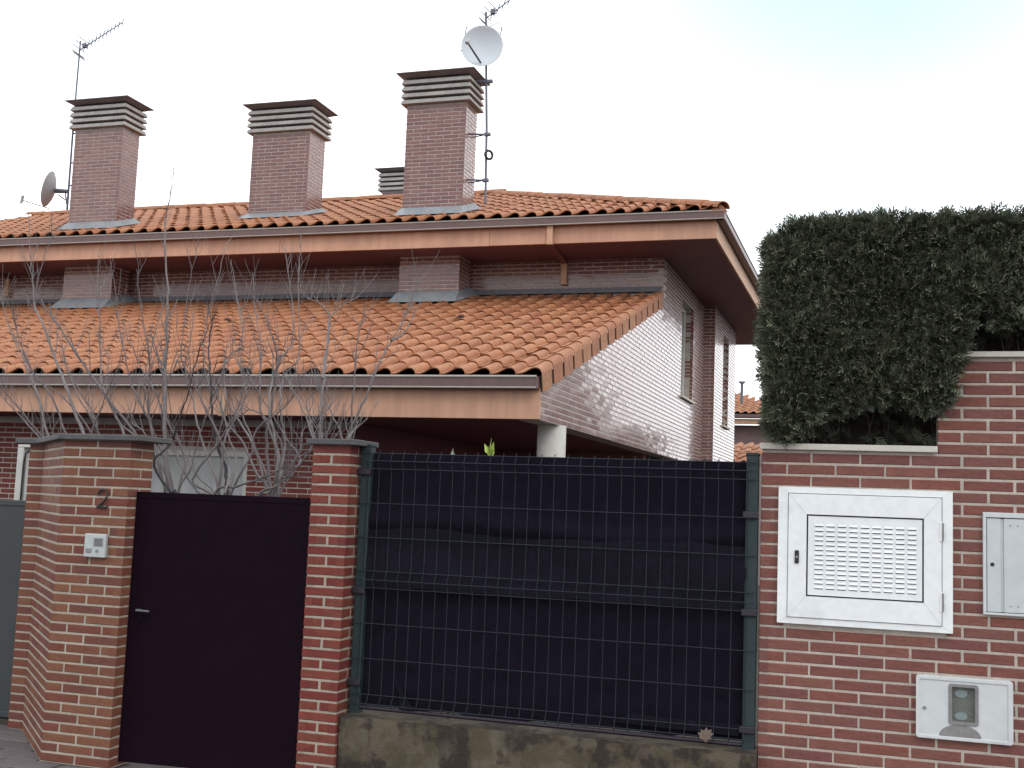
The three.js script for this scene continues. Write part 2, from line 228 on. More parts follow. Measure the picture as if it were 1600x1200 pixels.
const STEMS = {
  A: [
    [0.011,-6.08,0,-7.67,-5.99,1.67,-7.67,-6.26,2.03,-7.55,-6.48,2.25,-7.49,-6.54,2.38,-7.36],
    [0.01,-6.05,0,-7.69,-5.99,1.7,-7.69,-6.29,2.04,-7.62,-6.51,2.34,-7.47,-6.52,2.44,-7.33],
    [0.012,-5.92,0,-7.7,-5.98,1.67,-7.7,-6.31,2.06,-7.7,-6.44,2.35,-7.72,-6.56,2.53,-7.74,-6.67,2.69,-7.78,-6.9,2.9,-7.89,-7.02,3.11,-7.91,-7.1,3.25,-7.94],
    [0.012,-5.97,0,-7.76,-5.99,1.67,-7.76,-6.22,2.1,-7.78,-6.4,2.38,-7.82,-6.61,2.58,-7.83,-6.79,2.86,-7.84,-6.85,2.99,-7.85,-6.8,3.12,-7.75],
    [0.016,-5.71,0,-7.72,-5.72,1.68,-7.72,-6.02,2.08,-7.76,-6.23,2.45,-7.77,-6.43,2.7,-7.86,-6.58,2.98,-7.87,-6.82,3.17,-8.03,-6.91,3.39,-8.08,-6.96,3.62,-8.09,-7.04,4.02,-8.12,-7.24,4.45,-8.25],
    [0.014,-5.54,0,-7.75,-5.45,1.67,-7.75,-5.55,2.08,-7.78,-5.81,2.34,-7.78,-6.12,2.66,-7.8,-6.43,2.98,-7.86,-6.63,3.18,-7.88,-6.69,3.29,-7.88,-6.67,3.62,-7.94,-6.64,3.86,-8.04],
    [0.011,-5.75,0,-7.65,-5.72,1.65,-7.65,-6.0,2.1,-7.82,-6.35,2.4,-7.87,-6.72,2.55,-8.0,-6.92,2.73,-8.1],
    [0.009,-6.0,0,-7.86,-5.97,1.65,-7.86,-5.87,2.12,-7.72,-5.94,2.28,-7.71,-6.04,2.47,-7.64,-6.17,2.62,-7.66,-6.17,2.74,-7.57],
    [0.013,-5.65,0,-7.93,-5.7,1.69,-7.93,-5.8,2.12,-7.95,-6.09,2.48,-8.04,-6.21,2.74,-8.15,-6.23,3.06,-8.12,-6.31,3.24,-8.18,-6.41,3.71,-8.27],
    [0.009,-6.02,0,-7.61,-5.93,1.65,-7.61,-5.82,2.07,-7.57,-5.73,2.31,-7.58,-5.64,2.51,-7.56,-5.59,2.67,-7.6],
    [0.01,-5.87,0,-7.82,-5.77,1.66,-7.82,-6.01,2.14,-7.9,-6.25,2.4,-7.95,-6.44,2.72,-7.98,-6.55,2.94,-8.06],
    [0.009,-5.64,0,-7.57,-5.73,1.65,-7.57,-6.38,2.04,-7.76,-6.49,2.28,-7.83,-6.71,2.49,-7.89],
  ],
  B: [
    [0.022,-5.11,0,-7.51,-5.02,1.51,-7.51,-5.1,1.7,-7.58,-5.14,2.03,-7.56,-5.2,2.47,-7.6,-5.27,2.87,-7.67,-5.28,3.16,-7.68,-5.38,3.5,-7.75,-5.49,3.81,-7.87,-5.43,4.04,-7.84,-5.43,4.24,-7.84],
    [0.012,-5.12,0,-7.56,-5.03,1.56,-7.56,-5.3,2.03,-7.71,-5.46,2.28,-7.73,-5.63,2.47,-7.79,-5.77,2.77,-7.84,-5.96,3.0,-8.01,-6.01,3.25,-8.02,-6.13,3.56,-8.06],
    [0.011,-4.93,0,-7.55,-5.03,1.56,-7.55,-5.19,1.89,-7.58,-5.36,2.23,-7.65,-5.36,2.67,-7.61,-5.41,2.86,-7.61,-5.53,3.13,-7.68,-5.58,3.38,-7.67],
    [0.011,-4.92,0,-7.35,-4.87,1.56,-7.35,-4.94,1.65,-7.39,-5.09,1.8,-7.41,-5.08,1.89,-7.36,-4.98,2.02,-7.41,-4.86,2.25,-7.34,-4.78,2.44,-7.3,-4.73,2.7,-7.31,-4.62,2.9,-7.26,-4.61,3.05,-7.29],
    [0.01,-5.07,0,-7.55,-5.01,1.56,-7.55,-4.91,1.81,-7.56,-4.86,1.96,-7.54,-4.78,2.18,-7.5,-4.71,2.42,-7.55,-4.67,2.66,-7.57],
    [0.01,-5.1,0,-7.67,-5.08,1.56,-7.67,-5.08,1.9,-7.76,-5.21,2.18,-7.69,-5.36,2.43,-7.7,-5.59,2.64,-7.82,-5.66,2.79,-7.79,-5.81,2.89,-7.86],
    [0.009,-5.23,0,-7.65,-5.17,1.55,-7.65,-5.32,2.03,-7.68,-5.49,2.48,-7.75,-5.49,2.77,-7.81,-5.47,3.0,-7.84,-5.4,3.16,-7.85],
    [0.009,-5.07,0,-7.64,-5.13,1.55,-7.64,-5.46,2.03,-7.71,-5.69,2.16,-7.78,-5.79,2.28,-7.78,-5.95,2.5,-7.89,-6.0,2.72,-7.97,-6.18,2.93,-8.02],
    [0.008,-5.02,0,-7.6,-5.11,1.55,-7.6,-5.34,2.08,-7.59,-5.45,2.17,-7.57,-5.37,2.36,-7.5,-5.37,2.51,-7.55],
  ],
  C: [
    [0.015,-4.68,0,-7.55,-4.59,1.53,-7.55,-4.7,1.83,-7.72,-4.86,2.1,-7.78,-4.92,2.35,-7.81,-4.95,2.62,-7.8,-5.07,2.81,-7.96,-5.04,2.99,-7.93,-5.19,3.16,-8.09,-5.31,3.25,-8.12],
    [0.012,-4.81,0,-7.66,-4.71,1.52,-7.66,-4.97,1.74,-7.7,-4.75,2.04,-7.67,-4.6,2.31,-7.67,-4.53,2.53,-7.67,-4.42,2.66,-7.57],
    [0.011,-4.5,0,-7.55,-4.58,1.53,-7.55,-4.56,1.67,-7.5,-4.63,1.86,-7.66,-4.68,2.04,-7.63,-4.64,2.3,-7.77,-4.63,2.45,-7.82,-4.75,2.65,-7.89,-4.89,2.81,-7.91],
    [0.01,-4.78,0,-7.66,-4.69,1.52,-7.66,-4.94,2.0,-7.78,-5.02,2.19,-7.79,-5.16,2.4,-7.92,-5.27,2.61,-7.96,-5.26,2.82,-7.98,-5.29,3.03,-8.05,-5.33,3.24,-8.04],
    [0.01,-4.61,0,-7.61,-4.68,1.52,-7.61,-4.72,2.0,-7.69,-4.97,2.3,-7.82,-5.13,2.5,-7.88,-5.28,2.71,-7.91,-5.35,2.93,-8.02,-5.43,3.21,-8.16,-5.44,3.49,-8.22,-5.4,3.75,-8.24],
    [0.009,-4.77,0,-7.74,-4.69,1.52,-7.74,-4.48,2.0,-7.71,-4.75,2.3,-7.83,-4.86,2.5,-7.87,-4.91,2.72,-7.98,-4.79,2.82,-7.99,-4.85,3.03,-8.04,-4.96,3.25,-8.14,-5.11,3.57,-8.26],
    [0.008,-4.77,0,-7.75,-4.76,1.52,-7.75,-5.06,1.78,-7.91,-5.3,2.01,-8.05,-5.46,2.21,-8.1],
    [0.009,-4.68,0,-7.64,-4.75,1.52,-7.64,-4.88,1.66,-7.65,-4.99,1.82,-7.59,-5.15,1.99,-7.71,-5.22,2.18,-7.64,-5.31,2.38,-7.68],
    [0.008,-4.55,0,-7.59,-4.59,1.53,-7.59,-4.61,1.91,-7.71,-4.7,2.1,-7.72,-4.88,2.35,-7.88,-4.97,2.45,-7.87,-5.1,2.71,-7.95,-5.18,3.04,-8.07,-5.14,3.36,-8.13,-5.15,3.67,-8.23,-5.16,3.78,-8.35],
  ],
  D: [
    [0.015,-4.25,0,-7.74,-4.3,1.54,-7.74,-4.39,1.77,-7.82,-4.47,2.06,-7.89,-4.47,2.31,-7.93,-4.48,2.62,-8.0,-4.51,2.79,-8.02,-4.58,2.97,-8.02,-4.69,3.13,-8.08,-4.83,3.25,-8.2,-4.84,3.42,-8.18],
    [0.011,-4.35,0,-7.76,-4.31,1.54,-7.76,-4.48,1.82,-7.79,-4.66,2.06,-7.86,-4.87,2.23,-7.93,-4.97,2.46,-7.96,-5.0,2.68,-8.11,-4.9,2.8,-8.12,-4.83,2.85,-8.25],
    [0.012,-4.2,0,-7.64,-4.23,1.54,-7.64,-4.29,2.01,-7.73,-4.49,2.3,-7.81,-4.56,2.7,-7.89,-4.62,2.86,-7.96,-4.79,3.2,-8.13,-4.85,3.44,-8.18],
    [0.011,-4.31,0,-7.66,-4.23,1.54,-7.66,-4.26,1.92,-7.72,-4.41,2.3,-7.79,-4.48,2.56,-7.94,-4.39,2.73,-7.93,-4.41,2.83,-8.08,-4.4,3.01,-8.08,-4.48,3.2,-8.18,-4.55,3.42,-8.22,-4.64,3.71,-8.31],
    [0.011,-4.2,0,-7.79,-4.29,1.54,-7.79,-4.34,2.02,-7.94,-4.39,2.31,-7.93,-4.47,2.58,-8.08,-4.36,2.73,-8.12,-4.42,3.05,-8.2,-4.48,3.42,-8.26,-4.52,3.77,-8.34],
    [0.01,-4.23,0,-7.64,-4.23,1.54,-7.64,-4.45,2.05,-7.66,-4.39,2.19,-7.68,-4.26,2.29,-7.71,-4.07,2.48,-7.64,-4.2,2.63,-7.71],
    [0.009,-4.16,0,-7.61,-4.2,1.54,-7.61,-4.08,1.92,-7.71,-4.21,2.06,-7.75,-4.43,2.3,-7.84,-4.55,2.49,-7.79,-4.72,2.66,-7.92],
    [0.009,-4.24,0,-7.73,-4.32,1.54,-7.73,-4.52,2.01,-7.8,-4.71,2.31,-7.91,-4.69,2.51,-7.93,-4.88,2.73,-8.08,-4.86,3.04,-8.11,-5.0,3.22,-8.21],
    [0.009,-4.17,0,-7.62,-4.25,1.54,-7.62,-4.16,2.0,-7.58,-4.32,2.23,-7.57,-4.45,2.28,-7.58,-4.56,2.23,-7.62,-4.66,2.38,-7.66],
  ],
  E: [
    [0.013,-4.39,0,-7.49,-4.29,1.54,-7.49,-4.17,1.68,-7.44,-3.99,1.83,-7.44,-3.78,1.99,-7.32,-3.65,2.04,-7.29],
    [0.012,-4.69,0,-7.56,-4.71,1.57,-7.56,-4.51,1.71,-7.56,-4.31,1.77,-7.54,-4.11,1.85,-7.49,-3.9,1.95,-7.42,-3.8,2.04,-7.45],
    [0.012,-4.22,0,-7.36,-4.24,1.54,-7.36,-4.07,1.72,-7.35,-4.03,1.79,-7.46,-3.84,1.8,-7.46,-3.71,1.82,-7.45],
    [0.011,-4.1,0,-7.48,-4.18,1.54,-7.48,-3.99,1.98,-7.53,-4.03,2.13,-7.62,-3.93,2.23,-7.69,-3.91,2.36,-7.85],
  ],
  F: [
    [0.01,-3.64,0,-7.03,-3.57,1.73,-7.03,-3.64,2.03,-7.06,-3.81,2.27,-7.17,-3.95,2.41,-7.28,-4.13,2.56,-7.45],
    [0.01,-3.62,0,-7.03,-3.54,1.73,-7.03,-3.63,2.04,-7.12,-3.67,2.47,-7.21,-3.73,2.72,-7.36,-3.73,2.92,-7.37,-3.88,3.05,-7.5,-4.02,3.1,-7.56],
    [0.007,-3.54,2.44,-6.94,-3.6,2.73,-7.1,-3.64,2.89,-7.2,-3.64,2.98,-7.32,-3.6,3.11,-7.56],
    [0.01,-3.35,0,-6.97,-3.44,1.73,-6.97,-3.46,2.04,-7.12,-3.59,2.25,-7.17,-3.72,2.41,-7.25,-3.82,2.53,-7.32],
    [0.009,-3.46,0,-7.15,-3.46,1.74,-7.15,-3.46,2.05,-7.23,-3.49,2.44,-7.31,-3.53,2.71,-7.42,-3.57,2.87,-7.53,-3.62,2.92,-7.61],
    [0.01,-3.4,0,-7.06,-3.44,1.73,-7.06,-3.49,2.06,-7.24,-3.4,2.33,-7.3,-3.33,2.58,-7.35,-3.29,2.77,-7.46,-3.26,2.99,-7.64,-3.21,3.16,-7.67,-3.21,3.3,-7.79],
    [0.006,-3.15,2.72,-7.14,-3.12,2.79,-7.28,-3.15,2.94,-7.49,-3.18,3.09,-7.69],
    [0.01,-3.37,0,-6.94,-3.46,1.73,-6.94,-3.6,2.05,-7.15,-3.5,2.16,-7.14],
    [0.01,-3.39,0,-6.96,-3.34,1.73,-6.96,-3.35,2.04,-6.99,-3.38,2.11,-7.11,-3.36,2.13,-7.14],
    [0.009,-3.46,0,-7.01,-3.53,1.73,-7.01,-3.56,2.03,-7.03,-3.62,2.14,-7.09,-3.57,2.2,-7.06],
    [0.009,-3.51,0,-7.06,-3.58,1.73,-7.06,-3.65,2.03,-7.1,-3.75,2.17,-7.2,-3.83,2.31,-7.28,-3.74,2.43,-7.29],
  ],
};
function wpart(parent, name, geo, mat) {          // geometry given in world metres
  let t = parent; while (t.parent && t.parent !== scene) t = t.parent;
  geo.translate(-t.position.x, -t.position.y, -t.position.z); return part(parent, name, geo, mat);
}

// ------------------------------------------------------------------ the setting
{
  const g = new THREE.PlaneGeometry(900, 900); g.rotateX(-Math.PI / 2); g.translate(0, -0.124, -60); structure('ground', metreUV(g), M.asphalt);
  structure('pavement', box(-40, 30, -0.2, -0.012, -6.9, -4.1), M.paving);
  structure('kerb', box(-40, 30, -0.2, -0.008, -4.1, -3.95, .02), M.concreteCap);
  structure('garden_ground', box(-40, 30, -0.2, 0.03, -60, -6.9), M.earth);
  const pave = scene.getObjectByName('pavement'), R = rng(5), geos = [0, 1, 2].map((k) => metreUV(new RoundedBoxGeometry(.386, .04, .186, 1, .008), k * .4));
  for (let i = 0; i < 5; i++) for (let j = 0; j < 6; j++) { const m = part(pave, 'paver', geos[Math.floor(R() * 3)], M.paver[Math.floor(R() * 3)]); m.position.set(-6.5 + i * .4 + (j % 2) * .2, -.018 + (R() - .5) * .003, -6.8 + j * .2); }
}

// ------------------------------------------------------------------ roof tiles
const PITCH = 0.256;
function tileGeo(len, flap, variant) {
  // across: flat pan, round hump (centre x = 0); the lower end has a thick lip
  const prof = flap ? [[.081, -.012]] : [];
  prof.push([.076, .002], [.071, .026], [.058, .046], [.036, .058], [.008, .061], [-.022, .055], [-.054, .040], [-.088, .021], [-.122, .008], [-.156, .002], [-.190, .002]);
  const th = 0.016, n = prof.length, pos = [], idx = [], row = (z, dy) => { const s = pos.length / 3; for (const [x, y] of prof) pos.push(x, y + dy, z); return s; };
  const top = row(0, 0), back = row(-len, 0);
  for (let i = 0; i < n - 1; i++) idx.push(top + i, top + i + 1, back + i + 1, top + i, back + i + 1, back + i);
  const l0 = row(0, 0), l1 = row(0, -th), u1 = row(-0.05, -th);
  for (let i = 0; i < n - 1; i++) { idx.push(l0 + i, l1 + i + 1, l0 + i + 1, l0 + i, l1 + i, l1 + i + 1); idx.push(l1 + i, u1 + i + 1, l1 + i + 1, l1 + i, u1 + i, u1 + i + 1); }
  const g = new THREE.BufferGeometry(); g.setAttribute('position', new THREE.Float32BufferAttribute(pos, 3)); g.setIndex(idx); g.computeVertexNormals();
  const uv = new Float32Array(pos.length / 3 * 2); for (let i = 0; i < pos.length / 3; i++) { uv[i * 2] = pos[i * 3] + variant * .31; uv[i * 2 + 1] = pos[i * 3 + 2] + pos[i * 3 + 1] + variant * .23; } g.setAttribute('uv', new THREE.BufferAttribute(uv, 2));
  return g;
}
const TILES = [0, 1, 2, 3].map((k) => tileGeo(0.47, false, k)), VERGE = [0, 1, 2].map((k) => vergeGeo(k));
function vergeGeo(k) {      // hump tile with a hanging side plate
  const hump = tileGeo(0.46, 'edge', k), plate = new RoundedBoxGeometry(.009, .190, .334, 1, .003); plate.translate(.0755, -.086, -.169); const p = metreUV(plate, k * .3); return mergeGeometries([bare(hump), bare(p)]);
}
function capGeo(len, r, variant) {     // half-round cap tile along -z
  const pos = [], idx = [], n = 9;
  for (const [z, s] of [[0, 1], [-len, .84]]) for (let i = 0; i < n; i++) { const a = Math.PI * i / (n - 1); pos.push(r * s * Math.cos(a), r * s * .85 * Math.sin(a), z); }
  for (let i = 0; i < n; i++) { const a = Math.PI * i / (n - 1); pos.push((r - .016) * Math.cos(a), (r - .016) * .85 * Math.sin(a), 0); }
  for (let i = 0; i < n - 1; i++) { idx.push(i, i + 1, n + i + 1, i, n + i + 1, n + i); idx.push(i, 2 * n + i + 1, i + 1, i, 2 * n + i, 2 * n + i + 1); }
  const g = new THREE.BufferGeometry(); g.setAttribute('position', new THREE.Float32BufferAttribute(pos, 3)); g.setIndex(idx); g.computeVertexNormals();
  const uv = new Float32Array(pos.length / 3 * 2); for (let i = 0; i < pos.length / 3; i++) { uv[i * 2] = pos[i * 3] + variant * .4; uv[i * 2 + 1] = pos[i * 3 + 2]; } g.setAttribute('uv', new THREE.BufferAttribute(uv, 2)); return g;
}
function roofTiles(list, { x0, cols, zEave, yEave, slope, rows, step = .385, keepTile = () => true, seed }) {
  const R = rng(seed), ang = Math.atan(slope);
  for (let r = 0; r < rows; r++) for (let c = 0; c < cols; c++) {
    const x = x0 - c * PITCH, z = zEave - r * step, y = yEave + slope * r * step;
    if (!keepTile(x, z, r)) continue;
    const p = V(x + (R() - .5) * .008, y + .022 + (R() - .5) * .005, z + (R() - .5) * .014);
    const q = new THREE.Quaternion().setFromEuler(new THREE.Euler(ang - .046 + (R() - .5) * .008, (R() - .5) * .016, (R() - .5) * .012));
    list.push({ p, q, v: Math.floor(R() * 4), col: Math.min(5, Math.floor(Math.pow(R(), 1.2) * 6)), d: p.distanceTo(camera.position) });
  }
}
function flushTiles(root, parent, list, limit, name) {
  list.sort((a, b) => a.d - b.d); const rest = [];
  list.forEach((t, i) => {
    if (i < limit) { const m = part(parent, 'roof_tile', TILES[t.v], M.tile[t.col]); m.position.copy(t.p).sub(root.position); m.quaternion.copy(t.q); }
    else { const g = bare(TILES[t.v]); g.applyMatrix4(new THREE.Matrix4().compose(t.p, t.q, V(1, 1, 1))); const c = M.tile[t.col].color, a = new Float32Array(g.attributes.position.count * 3); for (let k = 0; k < a.length; k += 3) { a[k] = c.r; a[k + 1] = c.g; a[k + 2] = c.b; } g.setAttribute('color', new THREE.BufferAttribute(a, 3)); rest.push(g); }
  });
  if (rest.length) { const m = wpart(parent, name, mergeGeometries(rest), M.tileV); m.userData = { kind: 'stuff' }; }
}

// ------------------------------------------------------------------ the brick house
const XS = -3.085, ZE = -10.51, ZW = -16.73, XL = -17.6, SOF = 5.358, ZF = -15.585, XR = -2.198, X2 = -2.88, ZSTEP = -20.79, ZBACK = -23.85, CO = 0.0596;
const house = thing('brick_house', 'brick house with two orange tiled roofs and tall chimneys behind the fence', 'house', [-8, 0, -14]);
const HB = new Bricks(house, M.brickH, M.brickHv, 300);
const VENTS = [[-8.73, -14.2], [-5.26, -14.2]];
const lowSlope = .3075, lowY = 2.885, lowAt = (z) => lowY + lowSlope * (ZE - z);
{
  // walls are mortar-coloured bodies; the bricks stand 6 mm proud of them
  const t = .003, cx = XS - t;
  // side wall in three pieces round the window opening
  const W1 = [-18.45, -19.63, 3.50, 5.08];
  const pieces = [
    polyPrism([[ZE - .038, 2.468], [-18.45, 2.468], [-18.45, SOF], [ZW, SOF], [ZW, lowAt(ZW) - .03], [ZE - .038, lowAt(ZE) - .05]], 'x', XS - .24, cx),
    box(XS - .24, cx, 2.468, W1[2], W1[1], W1[0]), box(XS - .24, cx, W1[3], SOF, W1[1], W1[0]),
    box(XS - .24, cx, 2.468, SOF, ZSTEP, W1[1]), box(XS - .24, cx, 0, 2.468, ZSTEP, -18.6),
  ];
  const side = wpart(house, 'side_wall', merge(pieces), M.mortarH);
  const rows = Math.ceil((SOF - 2.468) / CO), verge = (a, b, c, d) => { const zTop = ZE - a; if (zTop <= ZW) return [[a, b, c, d]]; const need = (d - (lowY - .10)) / lowSlope, u0 = ZE - (ZE - need); return b <= u0 ? [] : [[Math.max(a, u0), b, c, d]]; };
  HB.field({ o: [XS, 0, ZE], u: [0, 0, -1], n: [1, 0, 0], w: ZE - ZSTEP, y0: 2.468, rows, course: CO, shift: (r) => (r % 2) * .125 + .06, parent: side, tilt: .012, seed: 11,
    clip: (a, b, c, d) => { let s = verge(a, b, Math.min(c, SOF), Math.min(d, SOF)); return s.flatMap((q) => cutOut([[ZE - W1[0], ZE - W1[1], W1[2], W1[3]]])(...q)); } });
  // the wall behind steps out
  const W2 = [-21.95, -22.76, 3.30, 5.0], zs = ZSTEP;
  const rear = wpart(house, 'side_wall', merge([box(X2 - .24, X2 - t, 0, SOF, W2[0], zs - t), box(X2 - .24, X2 - t, 0, W2[2], W2[1], W2[0]), box(X2 - .24, X2 - t, W2[3], SOF, W2[1], W2[0]), box(X2 - .24, X2 - t, 0, SOF, ZBACK, W2[1]), box(XS - .24, X2 - .24, 0, SOF, zs - .24, zs - t)]), M.mortarH);
  HB.field({ o: [X2, 0, zs], u: [0, 0, -1], n: [1, 0, 0], w: zs - ZBACK, y0: 1.6, rows: Math.floor((SOF - 1.6) / CO), course: CO, shift: (r) => (r % 2) * .125, parent: rear, tilt: .012, seed: 12, clip: cutOut([[zs - W2[0], zs - W2[1], W2[2], W2[3]]]) });
  HB.field({ o: [XS, 0, zs], u: [1, 0, 0], n: [0, 0, 1], w: X2 - XS, y0: 1.6, rows: Math.floor((SOF - 1.6) / CO), course: CO, shift: (r) => (r % 2) * .125, parent: rear, seed: 13 });
  // windows in the side wall: frame, pane, brick reveal, sill
  for (const [X, [za, zb, ya, yb], sd] of [[XS, W1, 21], [X2, W2, 22]]) {
    HB.field({ o: [X - .14, 0, zb], u: [1, 0, 0], n: [0, 0, 1], w: .14, y0: ya, rows: Math.floor((yb - ya) / CO), course: CO, shift: (r) => (r % 2) * .125, seed: sd });
    const w = wpart(house, 'window', merge([box(X - .19, X - .14, ya, ya + .06, zb, za), box(X - .19, X - .14, yb - .06, yb, zb, za), box(X - .19, X - .14, ya + .06, yb - .06, zb, zb + .06), box(X - .19, X - .14, ya + .06, yb - .06, za - .06, za), box(X - .185, X - .145, ya + .06, yb - .06, (za + zb) / 2 - .03, (za + zb) / 2 + .03)]), M.frame);
    wpart(w, 'pane', box(X - .17, X - .165, ya + .06, yb - .06, zb + .06, za - .06), M.glass);
    wpart(w, 'blind', box(X - .23, X - .21, ya, yb, zb, za), M.columnWhite);
    wpart(w, 'sill', box(X - .14, X + .05, ya - .035, ya + .004, zb - .03, za + .03, .008), M.coping);
  }
  // upper front wall
  const front = wpart(house, 'front_wall', box(XL, XS - .24, 2.5, SOF, ZW - .24, ZW - t), M.mortarH);
  wpart(house, 'front_wall', box(XS - .24, XS - t, 2.5, SOF, ZW - .002, ZW - t), M.mortarH);
  HB.field({ o: [XL, 0, ZW], u: [1, 0, 0], n: [0, 0, 1], w: XS - XL, y0: 4.72, rows: Math.floor((SOF - 4.72) / CO) + 1, course: CO, shift: (r) => (r % 2) * .125 + .07, parent: front, seed: 14, clip: (a, b, c, d) => [[a, b, c, Math.min(d, SOF - .004)]] });
  // rear walls close the block
  wpart(house, 'rear_wall', merge([box(XL, X2 - .24, 0, SOF, ZBACK - .24, ZBACK), box(XL - .24, XL, 0, SOF, ZBACK - .24, ZW)]), M.mortarH);
}
{ // lower roof
  const deck = wpart(house, 'lower_roof', polyPrism([[ZE - .02, lowAt(ZE) - .11], [ZE - .02, lowAt(ZE) - .025], [ZW + .01, lowAt(ZW) - .025], [ZW + .01, lowAt(ZW) - .11]], 'x', XL, XS - .02), M.leadDark);
  const tiles = []; roofTiles(tiles, { x0: -3.14 - PITCH, cols: 50, zEave: ZE + .045, yEave: lowAt(ZE + .045), slope: lowSlope, rows: 16, seed: 31, keepTile: (x, z) => x > -1.02 * -z + .55 - 1.2 });
  flushTiles(house, deck, tiles, 300, 'roof_tiles');
  const R = rng(33), ang = Math.atan(lowSlope);
  for (let r = 0; r < 16; r++) { const z = ZE + .045 - r * .385, m = part(deck, 'verge_tile', VERGE[r % 3], M.tile[Math.floor(R() * 6)]); m.position.set(-3.14 + (R() - .5) * .006, lowAt(z) + .026, z).sub(house.position); m.rotation.set(ang - .03, (R() - .5) * .014, (R() - .5) * .01); }
  wpart(deck, 'verge_gap_shade', polyPrism([[ZE - .0, lowAt(ZE) - .155], [ZE - .0, lowAt(ZE) + .01], [ZW + .02, lowAt(ZW) + .01], [ZW + .02, lowAt(ZW) - .155]], 'x', XS + .001, XS + .0138), M.iron);  // near-black strip added to imitate the shade in the gaps between side plates
  for (const [x, z] of VENTS) {
    const g = new THREE.SphereGeometry(.105, 18, 8, 0, Math.PI * 2, 0, Math.PI / 2); g.scale(.85, .75, 1.25); const p = g.attributes.position; for (let i = 0; i < p.count; i++) if (p.getZ(i) > .05) p.setZ(i, .05 + (p.getZ(i) - .05) * .12);
    g.computeVertexNormals(); g.rotateX(ang); g.translate(x, lowAt(z) + .045, z); const v = wpart(deck, 'vent_tile', metreUV(g), M.tile[5]);
    wpart(v, 'vent_opening', quads([[[x - .06, lowAt(z) + .045, z + .075], [x + .06, lowAt(z) + .045, z + .075], [x + .03, lowAt(z) + .075, z + .074], [x - .03, lowAt(z) + .075, z + .074]]]), M.darkHole);
  }
  // lead strip where the roof meets the upper wall
  wpart(deck, 'wall_flashing', merge([box(XL, XS - .03, lowAt(ZW) + .055, lowAt(ZW) + .135, ZW + .002, ZW + .012), quads([[[XL, lowAt(ZW) + .045, ZW + .075], [XS - .03, lowAt(ZW) + .045, ZW + .075], [XS - .03, lowAt(ZW) + .062, ZW + .012], [XL, lowAt(ZW) + .062, ZW + .012]]])]), M.leadDark);
  // eaves board and gutter
  eavesBoards(XL, XS + .002, 2.468, 2.765, ZE, 2.62);
  const gut = gutter(house, [[XL, XS - .01]], ZE, 2.752);
  const dp = wpart(house, 'downpipe', merge([box(-6.50, -6.42, 2.45, 2.76, ZE + .002, ZE + .065, .01)]), M.fasciaPale);
}
function eavesBoards(xa, xb, y0, y1, z, len) {      // painted boards butted end to end, none quite in line
  const R = rng(Math.round(-z * 10)); let x = xb, i = 0;
  while (x > xa) { const n = Math.max(xa, x - len - R() * .3), d = (R() - .5) * .003, b = wpart(house, 'eaves_board', box(n + .0015, x - .0015, y0 + d, y1 + d, z - .035, z + (R() - .5) * .002, .005), M.fascia); i++; x = n; }
}
function gutter(root, [[xa, xb]], z, y) {
  const prof = [[z + .002, y], [z + .100, y], [z + .112, y + .018], [z + .112, y + .098], [z + .104, y + .098], [z + .104, y + .022], [z + .096, y + .008], [z + .010, y + .008], [z + .010, y + .112], [z + .002, y + .112]];
  const g = wpart(root, 'gutter', polyPrism(prof, 'x', xa, xb), M.gutter);
  for (const [dy, dz, r] of [[.108, .112, .014], [.004, .112, .011]]) wpart(g, 'rolled_edge', rod([xa, y + dy, z + dz], [xb, y + dy, z + dz], r, r, 8), M.bead);
  wpart(g, 'end_cap', box(xb, xb + .006, y, y + .112, z + .002, z + .112), M.gutter);
  return g;
}
{ // the covered entry below the lower roof
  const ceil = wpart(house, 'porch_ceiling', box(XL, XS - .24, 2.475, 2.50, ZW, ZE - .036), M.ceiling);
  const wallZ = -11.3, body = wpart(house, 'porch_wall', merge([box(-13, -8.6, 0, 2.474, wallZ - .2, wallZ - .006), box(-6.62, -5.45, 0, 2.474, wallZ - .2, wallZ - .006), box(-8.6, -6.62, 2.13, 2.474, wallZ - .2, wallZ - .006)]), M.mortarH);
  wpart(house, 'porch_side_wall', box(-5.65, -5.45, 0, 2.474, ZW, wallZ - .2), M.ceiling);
  const PB = new Bricks(house, M.brickM, M.brickV, 0); PB.field({ o: [-13, 0, wallZ], u: [1, 0, 0], n: [0, 0, 1], w: 7.55, y0: .2, rows: Math.floor(2.26 / CO), course: CO, shift: (r) => (r % 2) * .125, parent: body, seed: 15, clip: cutOut([[4.4, 6.38, 0, 2.13]]), keep: false }); PB.flush();
  wpart(house, 'back_wall', box(XL, XS - .24, 0, 2.474, ZW - .25, ZW - .01), std(.24, .105, .085, .9, { map: grain }));
  const door = wpart(house, 'garage_door', box(-8.54, -6.68, 0, 2.07, wallZ - .12, wallZ - .07), M.garage);
  wpart(door, 'door_frame', merge([box(-8.6, -8.54, 0, 2.13, wallZ - .15, wallZ - .02), box(-6.68, -6.62, 0, 2.13, wallZ - .15, wallZ - .02), box(-8.54, -6.68, 2.07, 2.13, wallZ - .15, wallZ - .02)]), M.paleMetal);
  const col = new THREE.CylinderGeometry(.145, .145, 2.47, 32); col.translate(-3.195, 1.235, -11.35); wpart(house, 'column', metreUV(col), M.columnWhite);
}
